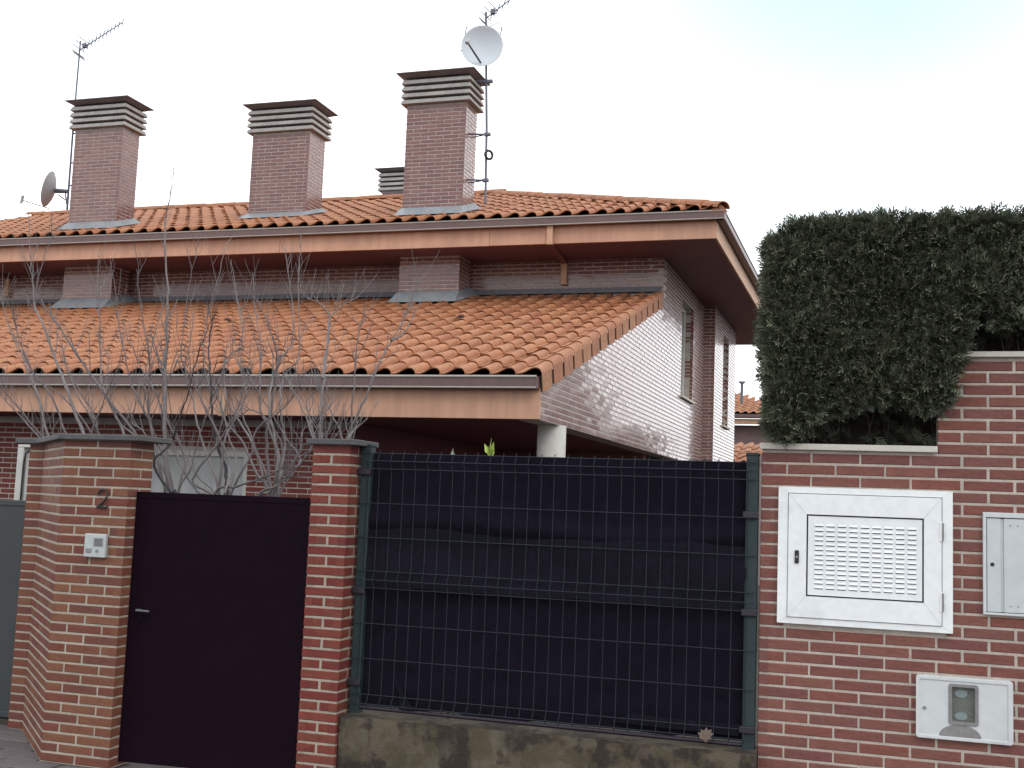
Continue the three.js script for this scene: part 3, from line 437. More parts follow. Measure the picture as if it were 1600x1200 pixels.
{ // upper roof: soffit, boards, gutters, hipped tile slopes
  const zr = -20.4, upS = .35, upY = 5.725, zU = -15.49, xU = -2.10, yR = upY + upS * (zU - zr);
  wpart(house, 'soffit', merge([box(XL, XR, SOF, SOF + .02, ZW - .3, ZF - .03), box(X2 - .3, XR, SOF, SOF + .02, ZBACK - 1.9, ZW - .3), box(XL, X2 - .3, SOF, SOF + .02, ZBACK - 1.9, ZBACK - .1)]), M.soffit);
  eavesBoards(XL, XR + .035, SOF - .004, 5.615, ZF, 3.1);
  wpart(house, 'eaves_board', box(XR, XR + .035, SOF - .004, 5.598, ZBACK - 1.9, ZF - .031, .006), M.fasciaPale);
  gutter(house, [[XL, XR + .14]], ZF, 5.600);
  const sg = polyPrism([[XR + .036, 5.6], [XR + .13, 5.6], [XR + .145, 5.618], [XR + .145, 5.70], [XR + .137, 5.70], [XR + .137, 5.622], [XR + .128, 5.608], [XR + .044, 5.608], [XR + .044, 5.712], [XR + .036, 5.712]], 'z', ZBACK - 1.9, ZF + .1);
  const sgm = wpart(house, 'gutter', sg, M.gutter);
  for (const [dx, dy] of [[.145, .108], [.145, .004]]) wpart(sgm, 'rolled_edge', rod([XR + dx, 5.6 + dy, ZF + .1], [XR + dx, 5.6 + dy, ZBACK - 1.9], .014, .014, 8), M.bead);
  const apexX = xU - (zU - zr), zB = ZBACK - 1.9, e = .02;
  const slab = (y) => [[XL, upY + y, zU], [xU, upY + y, zU], [apexX, yR + y, zr], [XL, yR + y, zr]];
  const deck = wpart(house, 'upper_roof', quads([slab(-.03), [[xU, upY - .03, zU], [xU, upY - .03, zB], [apexX, yR - .03, zr]], [[xU, upY - .03, zB], [XL, upY - .03, zB], [XL, yR - .03, zr], [apexX, yR - .03, zr]]]), M.leadDark);
  deck.material = M.leadDark; M.leadDark.side = THREE.DoubleSide;
  const tiles = []; roofTiles(tiles, { x0: -2.20, cols: 60, zEave: zU + .03, yEave: upY - .01, slope: upS, rows: 13, seed: 41, keepTile: (x, z) => x < xU - (zU - z) + .20 });
  flushTiles(house, deck, tiles, 0, 'roof_tiles');
  wpart(deck, 'hip_bedding', quads([[[xU + .10, upY - .04, zU + .02], [apexX + .10, yR - .04, zr + .02], [apexX, yR + .07, zr], [xU, upY + .07, zU + .02]], [[xU - .16, upY - .04, zU + .02], [xU + .10, upY - .04, zU + .02], [xU, upY + .07, zU + .02]], [[xU - .16, upY - .04, zU + .02], [xU, upY + .07, zU + .02], [apexX, yR + .07, zr], [apexX - .16, yR - .04, zr + .02]]]), M.tile[5]);
  // cap tiles on hip and ridge
  const R = rng(45), A = V(xU + .03, upY + .005, zU + .03), B = V(apexX, yR + .02, zr), dir = B.clone().sub(A), n = Math.floor(dir.length() / .36);
  const q = new THREE.Quaternion().setFromRotationMatrix(new THREE.Matrix4().lookAt(A, B, V(0, 1, 0)));
  for (let i = 0; i < n; i++) { const m = part(deck, 'hip_tile', capGeo(.43, .115, i % 3), M.tile[[2, 5, 0, 5, 4][i % 5]]); m.position.copy(A).addScaledVector(dir, i / n).add(V(0, .01 + (R() - .5) * .01, 0)).sub(house.position); m.quaternion.copy(q); m.rotateX(.03); }
  const q2 = new THREE.Quaternion().setFromRotationMatrix(new THREE.Matrix4().lookAt(V(0, 0, 0), V(-1, 0, 0), V(0, 1, 0)));
  for (let x = apexX + .2, i = 0; x > XL; x -= .36, i++) { const m = part(deck, 'ridge_tile', capGeo(.43, .115, i % 3), M.tile[[2, 0, 5, 4][i % 4]]); m.position.set(x, yR + .04 + (R() - .5) * .012, zr).sub(house.position); m.quaternion.copy(q2); m.rotateX(.03); }
  // downpipes of the upper gutter
  for (const x of [-4.5, -14.7]) {
    const d = wpart(house, 'downpipe', merge([box(x - .045, x + .045, SOF - .03, 5.61, ZF + .001, ZF + .075, .012), box(x - .135, x - .045, 4.98, SOF - .02, ZW + .004, ZW + .07, .012)]), M.fasciaPale);
    wpart(d, 'elbow', quads([[[x - .045, SOF - .03, ZF + .06], [x + .045, SOF - .03, ZF + .06], [x - .045, SOF - .06, ZW + .02], [x - .135, SOF - .06, ZW + .02]], [[x + .045, SOF - .03, ZF + .06], [x + .045, SOF, ZF + .06], [x - .045, SOF, ZW + .02], [x - .045, SOF - .06, ZW + .02]]]), M.soffit);
  }
}
function chimney(x0, x1, zf, depth, yBase, yTop, low, sd) {
  const zb = zf - depth, t = .004;
  const c = wpart(house, 'chimney', box(x0 + t, x1 - t, low ?? yBase - .3, yTop, zb + t, zf - t), M.mortarH);
  const y0 = low ?? yBase, rows = Math.floor((yTop - y0) / CO), clip = low === null || low === undefined ? undefined : (a, b, p, q) => (p > SOF - .02 && q < 5.75 ? [] : [[a, b, p, q]]);
  HB.field({ o: [x0, 0, zf], u: [1, 0, 0], n: [0, 0, 1], w: x1 - x0, y0, rows, course: CO, shift: (r) => (r % 2) * .125, parent: c, seed: sd, clip });
  HB.field({ o: [x1, 0, zf], u: [0, 0, -1], n: [1, 0, 0], w: depth, y0, rows, course: CO, shift: (r) => (r % 2) * .125 + .12, parent: c, seed: sd + 1, tilt: .008, clip });
  HB.field({ o: [x0, 0, zb], u: [0, 0, 1], n: [-1, 0, 0], w: depth, y0, rows, course: CO, shift: (r) => (r % 2) * .125, parent: c, seed: sd + 2, keep: false, clip });
  // louvred cap: four flared trays, posts between them and a thin lid
  const w = (x1 - x0) / 2, d = depth / 2, cx = (x0 + x1) / 2, cz = (zf + zb) / 2;
  const frustum = (ya, yb, oa, ob) => { const P = (o, y) => [[cx - w - o, y, cz + d + o], [cx + w + o, y, cz + d + o], [cx + w + o, y, cz - d - o], [cx - w - o, y, cz - d - o]], a = P(oa, ya), b = P(ob, yb); const l = [b, [a[3], a[2], a[1], a[0]]]; for (let i = 0; i < 4; i++) { const k = (i + 1) % 4; l.push([a[i], a[k], b[k], b[i]]); } return quads(l); };
  for (let i = 0; i < 4; i++) wpart(c, 'louvre_tray', frustum(yTop + .004 + i * .105, yTop + .068 + i * .105, .080, .060), M.concreteCap);
  wpart(c, 'flue_core', box(cx - w + .10, cx + w - .10, yTop, yTop + .46, cz - d + .10, cz + d - .10), M.concreteCap);
  for (const sx of [-1, 1]) for (const sz of [-1, 1]) wpart(c, 'louvre_post', box(cx + sx * (w - .09) - .03, cx + sx * (w - .09) + .03, yTop + .05, yTop + .44, cz + sz * (d - .09) - .02, cz + sz * (d - .09) + .02), M.concreteCap);
  wpart(c, 'lid', merge([frustum(yTop + .425, yTop + .470, .045, .130), frustum(yTop + .470, yTop + .484, .148, .146)]), M.lid);
  return c;
}
function leadCollar(c, x0, x1, zf, zb, yAt, h, out) {      // lead sheet round a chimney foot, dressed down on to the tiles
  const T = (x, z, o) => [x, yAt(zf) + h, z], y1 = (z) => yAt(z) + .075;
  const fz = zf + out, s = .05;
  wpart(c, 'lead_collar', quads([
    [[x0 - s, y1(fz), fz], [x1 + s, y1(fz), fz], [x1 + .008, yAt(zf) + h, zf + .010], [x0 - .008, yAt(zf) + h, zf + .010]],
    [[x1 + s, y1(fz), fz], [x1 + s * 3, y1(zb), zb], [x1 + .010, yAt(zb) + h, zb], [x1 + .008, yAt(zf) + h, zf + .010]],
    [[x0 - s * 3, y1(zb), zb], [x0 - s, y1(fz), fz], [x0 - .008, yAt(zf) + h, zf + .010], [x0 - .010, yAt(zb) + h, zb]],
  ]), M.lead);
}
{
  const up = (z) => 5.725 + .35 * (-15.49 - z);
  for (const [x0, x1, dp, sd] of [[-7.05, -6.07, .50, 51], [-13.17, -12.21, .46, 61]]) {
    const c = chimney(x0, x1, -16.15, dp, 6.0, 7.745, 4.62, sd);
    leadCollar(c, x0, x1, -16.15, -16.62, up, .165, .22);
    leadCollar(c, x0, x1, -16.15, -16.62, lowAt, .20, .26);
  }
  const c2 = chimney(-10.21, -9.13, -16.95, .56, 6.1, 7.745, undefined, 71); leadCollar(c2, -10.21, -9.13, -16.95, -17.48, up, .13, .25);
  chimney(-10.45, -9.5, -22.8, .5, 7.2, 8.36, undefined, 81);
}
HB.flush();
M.lead.side = THREE.DoubleSide;
// ------------------------------------------------------------------ gate pillar with the house number
{
  const zf = -6.10, x0 = -4.87, x1 = -4.385, top = 1.955, bx = -5.60, bz = -6.80, sx = -5.72;
  const p = thing('gate_pillar', 'orange-red brick gate pillar with splayed left side carrying the number 2', 'pillar', [-4.63, 0, -6.2]);
  const body = wpart(p, 'pillar_core', (() => {
    const t = .004, s = new THREE.Shape([[x1 - t, zf - t], [x0, zf - t], [bx, bz - t], [sx + t, bz - t], [sx + t, bz - .24], [bx + .1, bz - .24], [x0 + .12, zf - .24], [x1 - t, zf - .24]].map(([x, z]) => new THREE.Vector2(x, -z)));
    const g = new THREE.ExtrudeGeometry(s, { depth: top, bevelEnabled: false }); g.rotateX(-Math.PI / 2); return metreUV(g);
  })(), M.mortarL);
  const B = new Bricks(p, M.brickL, M.brickV, 300), y0 = .9234 - 15.5 * CO, rows = 33, clipTop = (a, b, c, d) => [[a, b, c, Math.min(d, top - .004)]];
  const ph = (r) => ((r - 15) % 2 === 0 ? 0 : .125);
  B.field({ o: [x0, 0, zf], u: [1, 0, 0], n: [0, 0, 1], w: x1 - x0, y0, rows, course: CO, shift: (r) => -4.7518 - x0 + ph(r), parent: body, seed: 101, clip: clipTop });
  B.field({ o: [x1, 0, zf], u: [0, 0, -1], n: [1, 0, 0], w: .24, y0, rows, course: CO, shift: (r) => .125 + ph(r), parent: body, seed: 102, clip: clipTop });
  const L = Math.hypot(x0 - bx, zf - bz), u = [(x0 - bx) / L, 0, (zf - bz) / L], n = [-u[2], 0, u[0]];
  B.field({ o: [bx, 0, bz], u, n: [-u[2], 0, u[0]].map((v, i) => v), w: L, y0, rows, course: CO, shift: (r) => .06 + ph(r), parent: body, seed: 103, clip: clipTop });
  B.field({ o: [sx, 0, bz], u: [1, 0, 0], n: [0, 0, 1], w: bx - sx, y0, rows, course: CO, shift: (r) => -.0062, parent: body, seed: 104, clip: clipTop });
  B.flush();
  const cs = new THREE.Shape([[x1 + .09, zf + .045], [x0 - .015, zf + .045], [bx - .03, bz + .045], [sx - .08, bz + .045], [sx - .08, bz - .28], [bx + .1, bz - .28], [x0 + .14, zf - .29], [x1 + .09, zf - .29]].map(([x, z]) => new THREE.Vector2(x, -z)));
  const cg = new THREE.ExtrudeGeometry(cs, { depth: .026, bevelEnabled: true, bevelSize: .004, bevelThickness: .004, bevelSegments: 1 }); cg.rotateX(-Math.PI / 2); cg.translate(0, top + .004, 0);
  wpart(p, 'coping_slab', metreUV(cg), M.slate);
  // number
  const num = thing('house_number', 'dark metal numeral 2 on the brick gate pillar', 'number', [-4.55, 1.54, zf]);
  const pts = []; for (let i = 0; i <= 14; i++) { const a = Math.PI * (1.02 - 1.28 * i / 14); pts.push(V(.034 * Math.cos(a), .084 + .030 * Math.sin(a), .014)); }
  pts.push(V(.012, .045, .014), V(-.018, .020, .014), V(-.036, .006, .014), V(-.012, .010, .014), V(.014, .004, .014), V(.040, .012, .014));
  part(num, 'numeral', tube(new THREE.CatmullRomCurve3(pts, false, 'catmullrom', .3).getPoints(60), (t) => .0052 + .0022 * Math.sin(t * Math.PI * 3), 8), M.iron);
  for (const [x, y] of [[.03, .09], [-.02, .015]]) part(num, 'fixing_pin', rod([x, y, 0], [x, y, .012], .004), M.iron);
  // door phone
  const ip = thing('intercom', 'small white door phone panel below the number 2', 'intercom', [-4.573, 1.241, zf]);
  part(ip, 'case', metreUV(new RoundedBoxGeometry(.150, .143, .030, 3, .007)), M.plasticDull, [0, .0715, .016]);
  part(ip, 'speaker_grille', box(-.005, .062, .068, .118, .030, .0335), M.plasticGrey);
  for (let i = 0; i < 6; i++) part(ip, 'grille_slot', box(.002, .055, .073 + i * .0075, .0752 + i * .0075, .0334, .0342), M.darkHole);
  part(ip, 'call_button', box(-.058, -.018, .028, .054, .030, .036, .003), M.plasticGrey);
  const cam = new THREE.CylinderGeometry(.009, .009, .008, 20); cam.rotateX(Math.PI / 2); part(ip, 'camera_lens', cam, M.plasticGrey, [.022, .040, .032]);
}
// ------------------------------------------------------------------ gates
{
  const g = thing('pedestrian_gate', 'dark brown sheet metal gate between the two brick pillars', 'gate', [-4.383, 0, -6.19]), W = 1.150; g.rotation.y = .083;
  part(g, 'sheet_panel', box(.030, W - .030, .05, 1.625, -.030, -.003), M.gate);
  for (const x of [0, W - .032]) part(g, 'stile', box(x, x + .032, .03, 1.650, -.040, 0, .004), M.gate);
  for (const [c, d] of [[.03, .062], [1.610, 1.650]]) part(g, 'rail', box(.0325, W - .0325, c, d, -.040, 0, .004), M.gate);
  const h = part(g, 'handle', merge([rod([.078, .935, -.004], [.078, .935, .042], .008, .008, 10), rod([.074, .935, .040], [.160, .932, .038], .008, .007, 10)]), M.dullSteel);
  part(h, 'back_plate', box(.062, .094, .86, .960, -.004, .003, .002), M.gate);
  for (const y of [.25, 1.35]) part(g, 'hinge', rod([W - .006, y, .004], [W - .006, y + .10, .004], .008, .008, 10), M.gate);
}
{
  const z = -6.93, g = thing('driveway_gate', 'plain grey-green metal driveway gate at the left edge', 'gate', [-7.1, 0, z]);
  wpart(g, 'sheet_panel', box(-8.5, -5.765, .06, 1.53, z - .03, z - .01), M.grayGate);
  for (const x of [-8.53, -5.775]) wpart(g, 'stile', box(x, x + .045, .04, 1.555, z - .04, z, .004), M.grayGate);
  for (const y of [.04, 1.515]) wpart(g, 'rail', box(-8.485, -5.775, y, y + .04, z - .04, z, .004), M.grayGate);
  const f = thing('gate_post', 'pale metal post with a black cable beside the splayed brick pillar', 'post', [-5.9, 0, -7.0]);
  wpart(f, 'post_profile', box(-5.980, -5.925, .02, 1.935, -7.06, -6.985, .005), M.paleMetal);
  wpart(f, 'post_profile', box(-5.905, -5.855, .02, 1.905, -7.06, -6.99, .005), M.paleMetal);
  wpart(f, 'top_arm', box(-5.980, -5.60, 1.9355, 1.956, -7.06, -6.985, .005), M.paleMetal);
  wpart(f, 'cable', tube([V(-5.915, .1, -6.98), V(-5.916, 1.2, -6.975), V(-5.912, 1.82, -6.978), V(-5.900, 1.895, -6.98), V(-5.865, 1.915, -6.982), V(-5.76, 1.916, -6.98)], () => .006, 6), M.clip);
}
// ------------------------------------------------------------------ narrow pillar beside the gate
{
  const x0 = -3.2365, x1 = -2.994, zf = -6.269, top = 1.968, d = .245;
  const p = thing('narrow_pillar', 'slim red brick pillar between the dark gate and the mesh fence', 'pillar', [-3.115, 0, -6.39]);
  const core = wpart(p, 'pillar_core', box(x0 + .004, x1 - .004, 0, top, zf - d + .004, zf - .004), M.mortarL);
  const B = new Bricks(p, M.brickM, M.brickV, 300), y0 = 1.8826 - 31.5 * CO, clipTop = (a, b, c, e) => [[a, b, c, Math.min(e, top - .003)]];
  // bond: one stretcher, then two half bricks with a wide joint
  const face = (o, u, n, seed, odd) => B.field({ o, u, n, w: .2425, y0, rows: 33, course: CO, len: .2425, joint: .0135, shift: () => 0, parent: core, seed,
    clip: (a, b, c, e) => { if (a > .02) return []; const top2 = clipTop(0, .2425, c, e)[0], r = Math.round((c - .007 - y0) / CO); return (r % 2 === 1) === odd ? [[0, .116, top2[2], top2[3]], [.130, .2425, top2[2], top2[3]]] : [[0, .2425, top2[2], top2[3]]]; } });
  face([x0, 0, zf], [1, 0, 0], [0, 0, 1], 111, true); face([x1, 0, zf], [0, 0, -1], [1, 0, 0], 112, false); face([x0, 0, zf - .2425], [0, 0, 1], [-1, 0, 0], 113, false);
  B.flush();
  wpart(p, 'cap_slab', box(x0 - .032, x1 + .055, top + .001, top + .034, zf - d - .04, zf + .034, .004), M.slate);
}
// ------------------------------------------------------------------ fence on its concrete footing
{
  const stain = tex(1024, (u, v) => {                       // u along, v up: 2.4 m by 0.9 m of weathered concrete with dark algae runs
    const n = fbm(u, v, 14, 6, 6, 201), fine = fbm(u, v, 80, 30, 4, 207), run = fbm(u, v, 60, 3, 5, 211), blot = smooth(.46, .63, .58 * fbm(u, v, 15, 7, 6, 221) + .20 * run + .22 * fine), moss = smooth(.46, .62, fbm(u, v, 26, 9, 5, 231)), pale = smooth(.62, .74, fbm(u, v, 34, 12, 4, 241));
    const k = .50 + .20 * n + .10 * (fine - .5); let c = [k, k * .95, k * .88];
    c = c.map((x, i) => lerp(x, [.27, .225, .215][i] * (.8 + .4 * fine), blot * .80)); c = c.map((x, i) => lerp(x, [.43, .41, .28][i], moss * (1 - blot) * .45)); return c.map((x) => lerp(x, .66, pale * .35));
  }, 1); stain.repeat.set(1 / 2.4, 1 / .9);
  const f = thing('footing_wall', 'low stained mossy concrete footing under the mesh fence', 'wall', [-1.8, 0, -6.4]);
  const m = std(.275, .245, .195, .92, { map: stain, bumpMap: grainBump, bumpScale: .005 });
  const g = new THREE.BoxGeometry(2.36, .416, .2, 60, 8, 4), q = g.attributes.position;
  for (let i = 0; i < q.count; i++) { const x = q.getX(i), y = q.getY(i), z = q.getZ(i); if (y > .18) q.setY(i, y + .010 * (vnoise(x * 9, z * 6, 512, 512, 5) - .5) + .006 * x); if (z > .09) q.setZ(i, z + .006 * (vnoise(x * 14, y * 14, 512, 512, 6) - .5)); }
  g.computeVertexNormals(); g.translate(-1.806, .208, -6.395); wpart(f, 'concrete_body', metreUV(g), m);
}
{
  const z = -6.385, xa = -2.985, xb = -.645, f = thing('mesh_fence', 'green wire mesh fence with dark shade cloth on two posts', 'fence', [-1.8, .41, -6.42]);
  const vx = []; for (let i = 0; i < 30; i++) vx.push(-2.85 + .077 * i - .077);
  const prof = [[1.948, 0], [1.93, 0], [1.884, .028], [1.838, 0], [1.634, 0], [1.433, 0], [1.237, 0], [1.187, .028], [1.139, 0], [.933, 0], [.731, 0], [.526, 0], [.477, .028], [.455, .012]];
  const R = rng(77);
  const vg = tube(prof.map(([y, d]) => V(0, y, d)), () => .0026, 5);
  for (const x of vx) { const m = part(f, 'upright_wire', vg, M.wire); m.position.set(x + (R() - .5) * .004, 0, z).sub(f.position); }
  for (const [y, d] of prof.slice(1, 13)) wpart(f, 'cross_wire', rod([xa, y, z + d + .005], [xb, y, z + d + .005], .003, .003, 6), M.wire);
  for (const [x, ys] of [[-2.945, [1.819, 1.12, .589]], [-.672, [1.649, 1.133, .525]]]) {
    const p = wpart(f, 'fence_post', box(x - .032, x + .032, .40, 1.975, z - .075, z - .008, .006), M.greenPost);
    wpart(p, 'post_cap', merge([box(x - .036, x + .036, 1.968, 1.984, z - .079, z - .004, .004)]), M.greenPost);
    for (const y of ys) wpart(p, 'fixing_clip', box(x - .045, x + .040, y - .018, y + .018, z - .010, z + .012, .005), M.clip);
  }
  // the shade cloth hangs behind the wire, sagging in shallow folds
  const W = xb - xa - .02, cg = new THREE.PlaneGeometry(W, 1.50, 120, 70), q = cg.attributes.position;
  for (let i = 0; i < q.count; i++) {
    const x = q.getX(i), y = q.getY(i), u = x + W / 2, w = y + .75;
    let d = .022 * (fbm(u / 8, w / 8, 14, 26, 3, 301) - .5) + .034 * Math.exp(-Math.pow((w - 1.06 - .03 * Math.sin(u * 3.1) - .04 * fbm(u / 8, .5, 30, 4, 2, 5)) / .05, 2)) + .020 * Math.exp(-Math.pow((w - .72 + .02 * Math.sin(u * 5)) / .06, 2));
    let yy = y; if (w < .02) yy += .035 * fbm(u / 8, .3, 40, 4, 3, 311) + (u < .18 ? (.18 - u) * .9 : 0);
    q.setXYZ(i, x, yy, Math.min(d, .03));
  }
  cg.computeVertexNormals(); cg.translate((xa + xb) / 2, 1.185, z - .046); wpart(f, 'shade_cloth', metreUV(cg), M.cloth);
  { // a second strip of cloth overlaps the first, its edge slightly ragged
    const g = new THREE.PlaneGeometry(2.22, .34, 110, 20), p = g.attributes.position;
    for (let i = 0; i < p.count; i++) { const u = p.getX(i) + 1.11, w = p.getY(i) + .17; p.setXYZ(i, p.getX(i), p.getY(i) + (w > .3 ? .05 * (fbm(u / 8, .4, 34, 4, 3, 331) - .5) + .012 * Math.sin(u * 4) : w < .04 ? .03 * (fbm(u / 8, .7, 44, 4, 3, 337) - .5) : 0), .014 * (fbm(u / 8, w / 8, 30, 40, 3, 341) - .5) + .008 * Math.sin(w * 18 + u * 2)); }
    g.computeVertexNormals(); g.translate(-1.80, 1.31, z - .016); wpart(f, 'cloth_strip', metreUV(g, .4), M.clothPale);
  }
  wpart(f, 'torn_corner', quads([[[-2.66, .455, z - .012], [-2.56, .455, z - .012], [-2.60, .50, z - .016], [-2.665, .53, z - .018]], [[-2.665, .53, z - .018], [-2.60, .50, z - .016], [-2.655, .575, z - .019], [-2.69, .60, z - .020]]]), M.clothPale);
  wpart(f, 'folded_hem', quads([[[-1.42, .50, z - .012], [-.72, .487, z - .012], [-.72, .545, z - .018], [-1.30, .552, z - .018]]]), M.clothPale);
  wpart(f, 'bottom_rail', rod([xa, .445, z - .03], [xb, .440, z - .03], .012, .012, 8), M.clip);
}
{ // dry leaf caught in the mesh
  const l = thing('dry_leaf', 'dry brown leaf caught at the foot of the mesh fence', 'leaf', [-.888, .45, -6.352]);
  const s = new THREE.Shape([[0, -.036], [.012, -.020], [.030, -.014], [.026, -.004], [.044, .012], [.030, .016], [.034, .034], [.016, .028], [.006, .044], [-.006, .026], [-.022, .036], [-.024, .018], [-.042, .016], [-.030, .002], [-.034, -.012], [-.014, -.018]].map(([x, y]) => new THREE.Vector2(x, y)));
  const g = new THREE.ShapeGeometry(s, 6), q = g.attributes.position; for (let i = 0; i < q.count; i++) q.setZ(i, .02 * Math.abs(q.getX(i)) * 20 * .6); g.computeVertexNormals();
  const m = part(l, 'blade', metreUV(g), std(.17, .12, .09, .8, { map: grain, side: THREE.DoubleSide })); m.position.set(0, .03, 0); m.rotation.set(-.2, .1, .1);
}
// ------------------------------------------------------------------ boundary wall on the right
const WZ = -6.4136;
{
  const x0 = -.625, xs = .269, x1 = 1.9, c = .0617, y0 = 1.0683 - 17 * c - .0, lowTop = 2.004, hiTop = 2.500;
  const w = thing('boundary_wall', 'stepped red brick boundary wall with stone copings at the right', 'wall', [.3, 0, -6.53]);
  const core = wpart(w, 'wall_core', merge([box(x0 + .004, xs, 0, lowTop, WZ - .24, WZ - .004), box(xs, x1, 0, hiTop, WZ - .24, WZ - .004)]), M.mortarR);
  const B = new Bricks(w, M.brickR, M.brickV, 300);
  B.field({ o: [x0, 0, WZ], u: [1, 0, 0], n: [0, 0, 1], w: x1 - x0, y0, rows: 41, course: c, shift: (r) => (-.4903 - x0) + (r % 2 === 0 ? 0 : .125), parent: core, seed: 121,
    clip: (a, b, e, f) => { const s = cutOut([[-.50 - x0, .31 - x0, 1.12, 1.78], [.53 - x0, 1.02 - x0, 1.23, 1.68], [.20 - x0, .58 - x0, .60, .84]])(a, b, e, f); return s.flatMap(([p, q, g, h]) => { const lim = hiTop - .004, out = []; if (g < lowTop - .02) { if (h > lowTop - .004 && p < xs - x0) { out.push([p, Math.min(q, xs - x0), g, Math.min(h, lowTop - .004)]); if (q > xs - x0) out.push([xs - x0, q, g, Math.min(h, lim)]); } else out.push([p, q, g, Math.min(h, lim)]); } else if (q > xs - x0 + .03) out.push([Math.max(p, xs - x0), q, g, Math.min(h, lim)]); return out; }); } });
  B.field({ o: [x0, 0, WZ - .24], u: [0, 0, 1], n: [-1, 0, 0], w: .24, y0, rows: 32, course: c, shift: (r) => (r % 2) * .125, parent: core, seed: 122, keep: false });
  B.flush();
  wpart(w, 'coping_slab', box(x0 - .008, xs - .002, lowTop + .001, lowTop + .034, WZ - .26, WZ + .028, .004), M.coping);
  wpart(w, 'coping_slab', box(xs + .06, x1, hiTop + .001, hiTop + .030, WZ - .26, WZ + .028, .004), M.coping);
}
// ------------------------------------------------------------------ cabinets on the wall
{
  const x0 = -.531, x1 = .339, y0 = 1.092, y1 = 1.807, z = WZ, cab = thing('meter_cabinet', 'large white meter cabinet with louvred panel on the brick wall', 'cabinet', [-.096, y0, z]);
  const bar = (pts, za, zb, mat, name, par = cab) => wpart(par, name, quads([[...pts.map(([x, y]) => [x, y, zb])], ...pts.map((p, i) => { const q = pts[(i + 1) % 4]; return [[p[0], p[1], za], [q[0], q[1], za], [q[0], q[1], zb], [p[0], p[1], zb]]; })]), mat);
  const ring = (a, b, za, zb, mat, name, par, g = .0006) => { const [p, q, r, s] = a, [e, f, h, k] = b; bar([[p + g, r], [q - g, r], [f - g, h], [e + g, h]], za, zb, mat, name, par); bar([[e + g, k], [f - g, k], [q - g, s], [p + g, s]], za, zb, mat, name, par); bar([[p, r + g], [e, h + g], [e, k - g], [p, s - g]], za, zb, mat, name, par); bar([[f, h + g], [q, r + g], [q, s - g], [f, k - g]], za, zb, mat, name, par); };
  wpart(cab, 'back_box', box(x0 + .02, x1 - .02, y0 + .02, y1 - .02, z - .14, z + .004), M.seal);
  ring([x0, x1, y0, y1], [x0 + .050, x1 - .050, y0 + .032, y1 - .032], z - .002, z + .026, M.white, 'frame_bar', cab);
  const door = wpart(cab, 'door', box(x0 + .06, x1 - .06, y0 + .045, y1 - .045, z + .004, z + .014), M.whiteDoor);
  const l0 = -.376, l1 = .192, m0 = 1.245, m1 = 1.657;
  ring([x0 + .0535, x1 - .0535, y0 + .0355, y1 - .0355], [l0 - .008, l1 + .008, m0 - .008, m1 + .008], z + .014, z + .034, M.whiteDoor, 'door_rail', door);
  wpart(door, 'rubber_seal', box(l0 - .0078, l1 + .0078, m0 - .0078, m1 + .0078, z + .0145, z + .0205), M.seal);
  const sh = new THREE.Shape([[l0, m0], [l1, m0], [l1, m1], [l0, m1]].map(([x, y]) => new THREE.Vector2(x, y))), hoods = [];
  for (let r = 0; r < 14; r++) for (let c = 0; c < 9; c++) {
    const xa = -.341 + c * .0578, yb = 1.600 - r * .0249, h = new THREE.Path([[xa, yb], [xa, yb + .0052], [xa + .042, yb + .0052], [xa + .042, yb]].map(([x, y]) => new THREE.Vector2(x, y))); sh.holes.push(h);
    const f = z + .0262; hoods.push(quads([[[xa, yb + .0052, f + .005], [xa + .042, yb + .0052, f + .005], [xa + .042, yb + .016, f], [xa, yb + .016, f]], [[xa, yb + .0052, f], [xa + .042, yb + .0052, f], [xa + .042, yb + .0052, f + .005], [xa, yb + .0052, f + .005]]]));
  }
  const lg = new THREE.ExtrudeGeometry(sh, { depth: .004, bevelEnabled: false }); lg.translate(0, 0, z + .022);
  const lp = wpart(door, 'louvre_panel', metreUV(lg), M.whiteDoor);
  const hd = wpart(lp, 'louvre_hoods', merge(hoods), M.whiteDoor); hd.userData = { kind: 'stuff' }; M.whiteDoor.side = THREE.DoubleSide;
  const lock = metreUV(new RoundedBoxGeometry(.022, .070, .014, 3, .009)); lock.translate(-.432, 1.440, z + .038); const lk = wpart(door, 'lock', lock, M.iron);
  wpart(lk, 'key_barrel', rod([-.432, 1.440, z + .044], [-.432, 1.440, z + .048], .006, .006, 14), M.metal);
  for (const y of [1.245, 1.60]) { const hg = wpart(door, 'hinge', merge([box(.2775, .290, y - .05, y + .05, z + .026, z + .040, .003), box(.288, .302, y - .012, y + .012, z + .0262, z + .034, .002)]), M.white); wpart(hg, 'hinge_pin', rod([.291, y - .046, z + .040], [.291, y + .046, z + .040], .0045, .0045, 8), M.plasticGrey); }
}
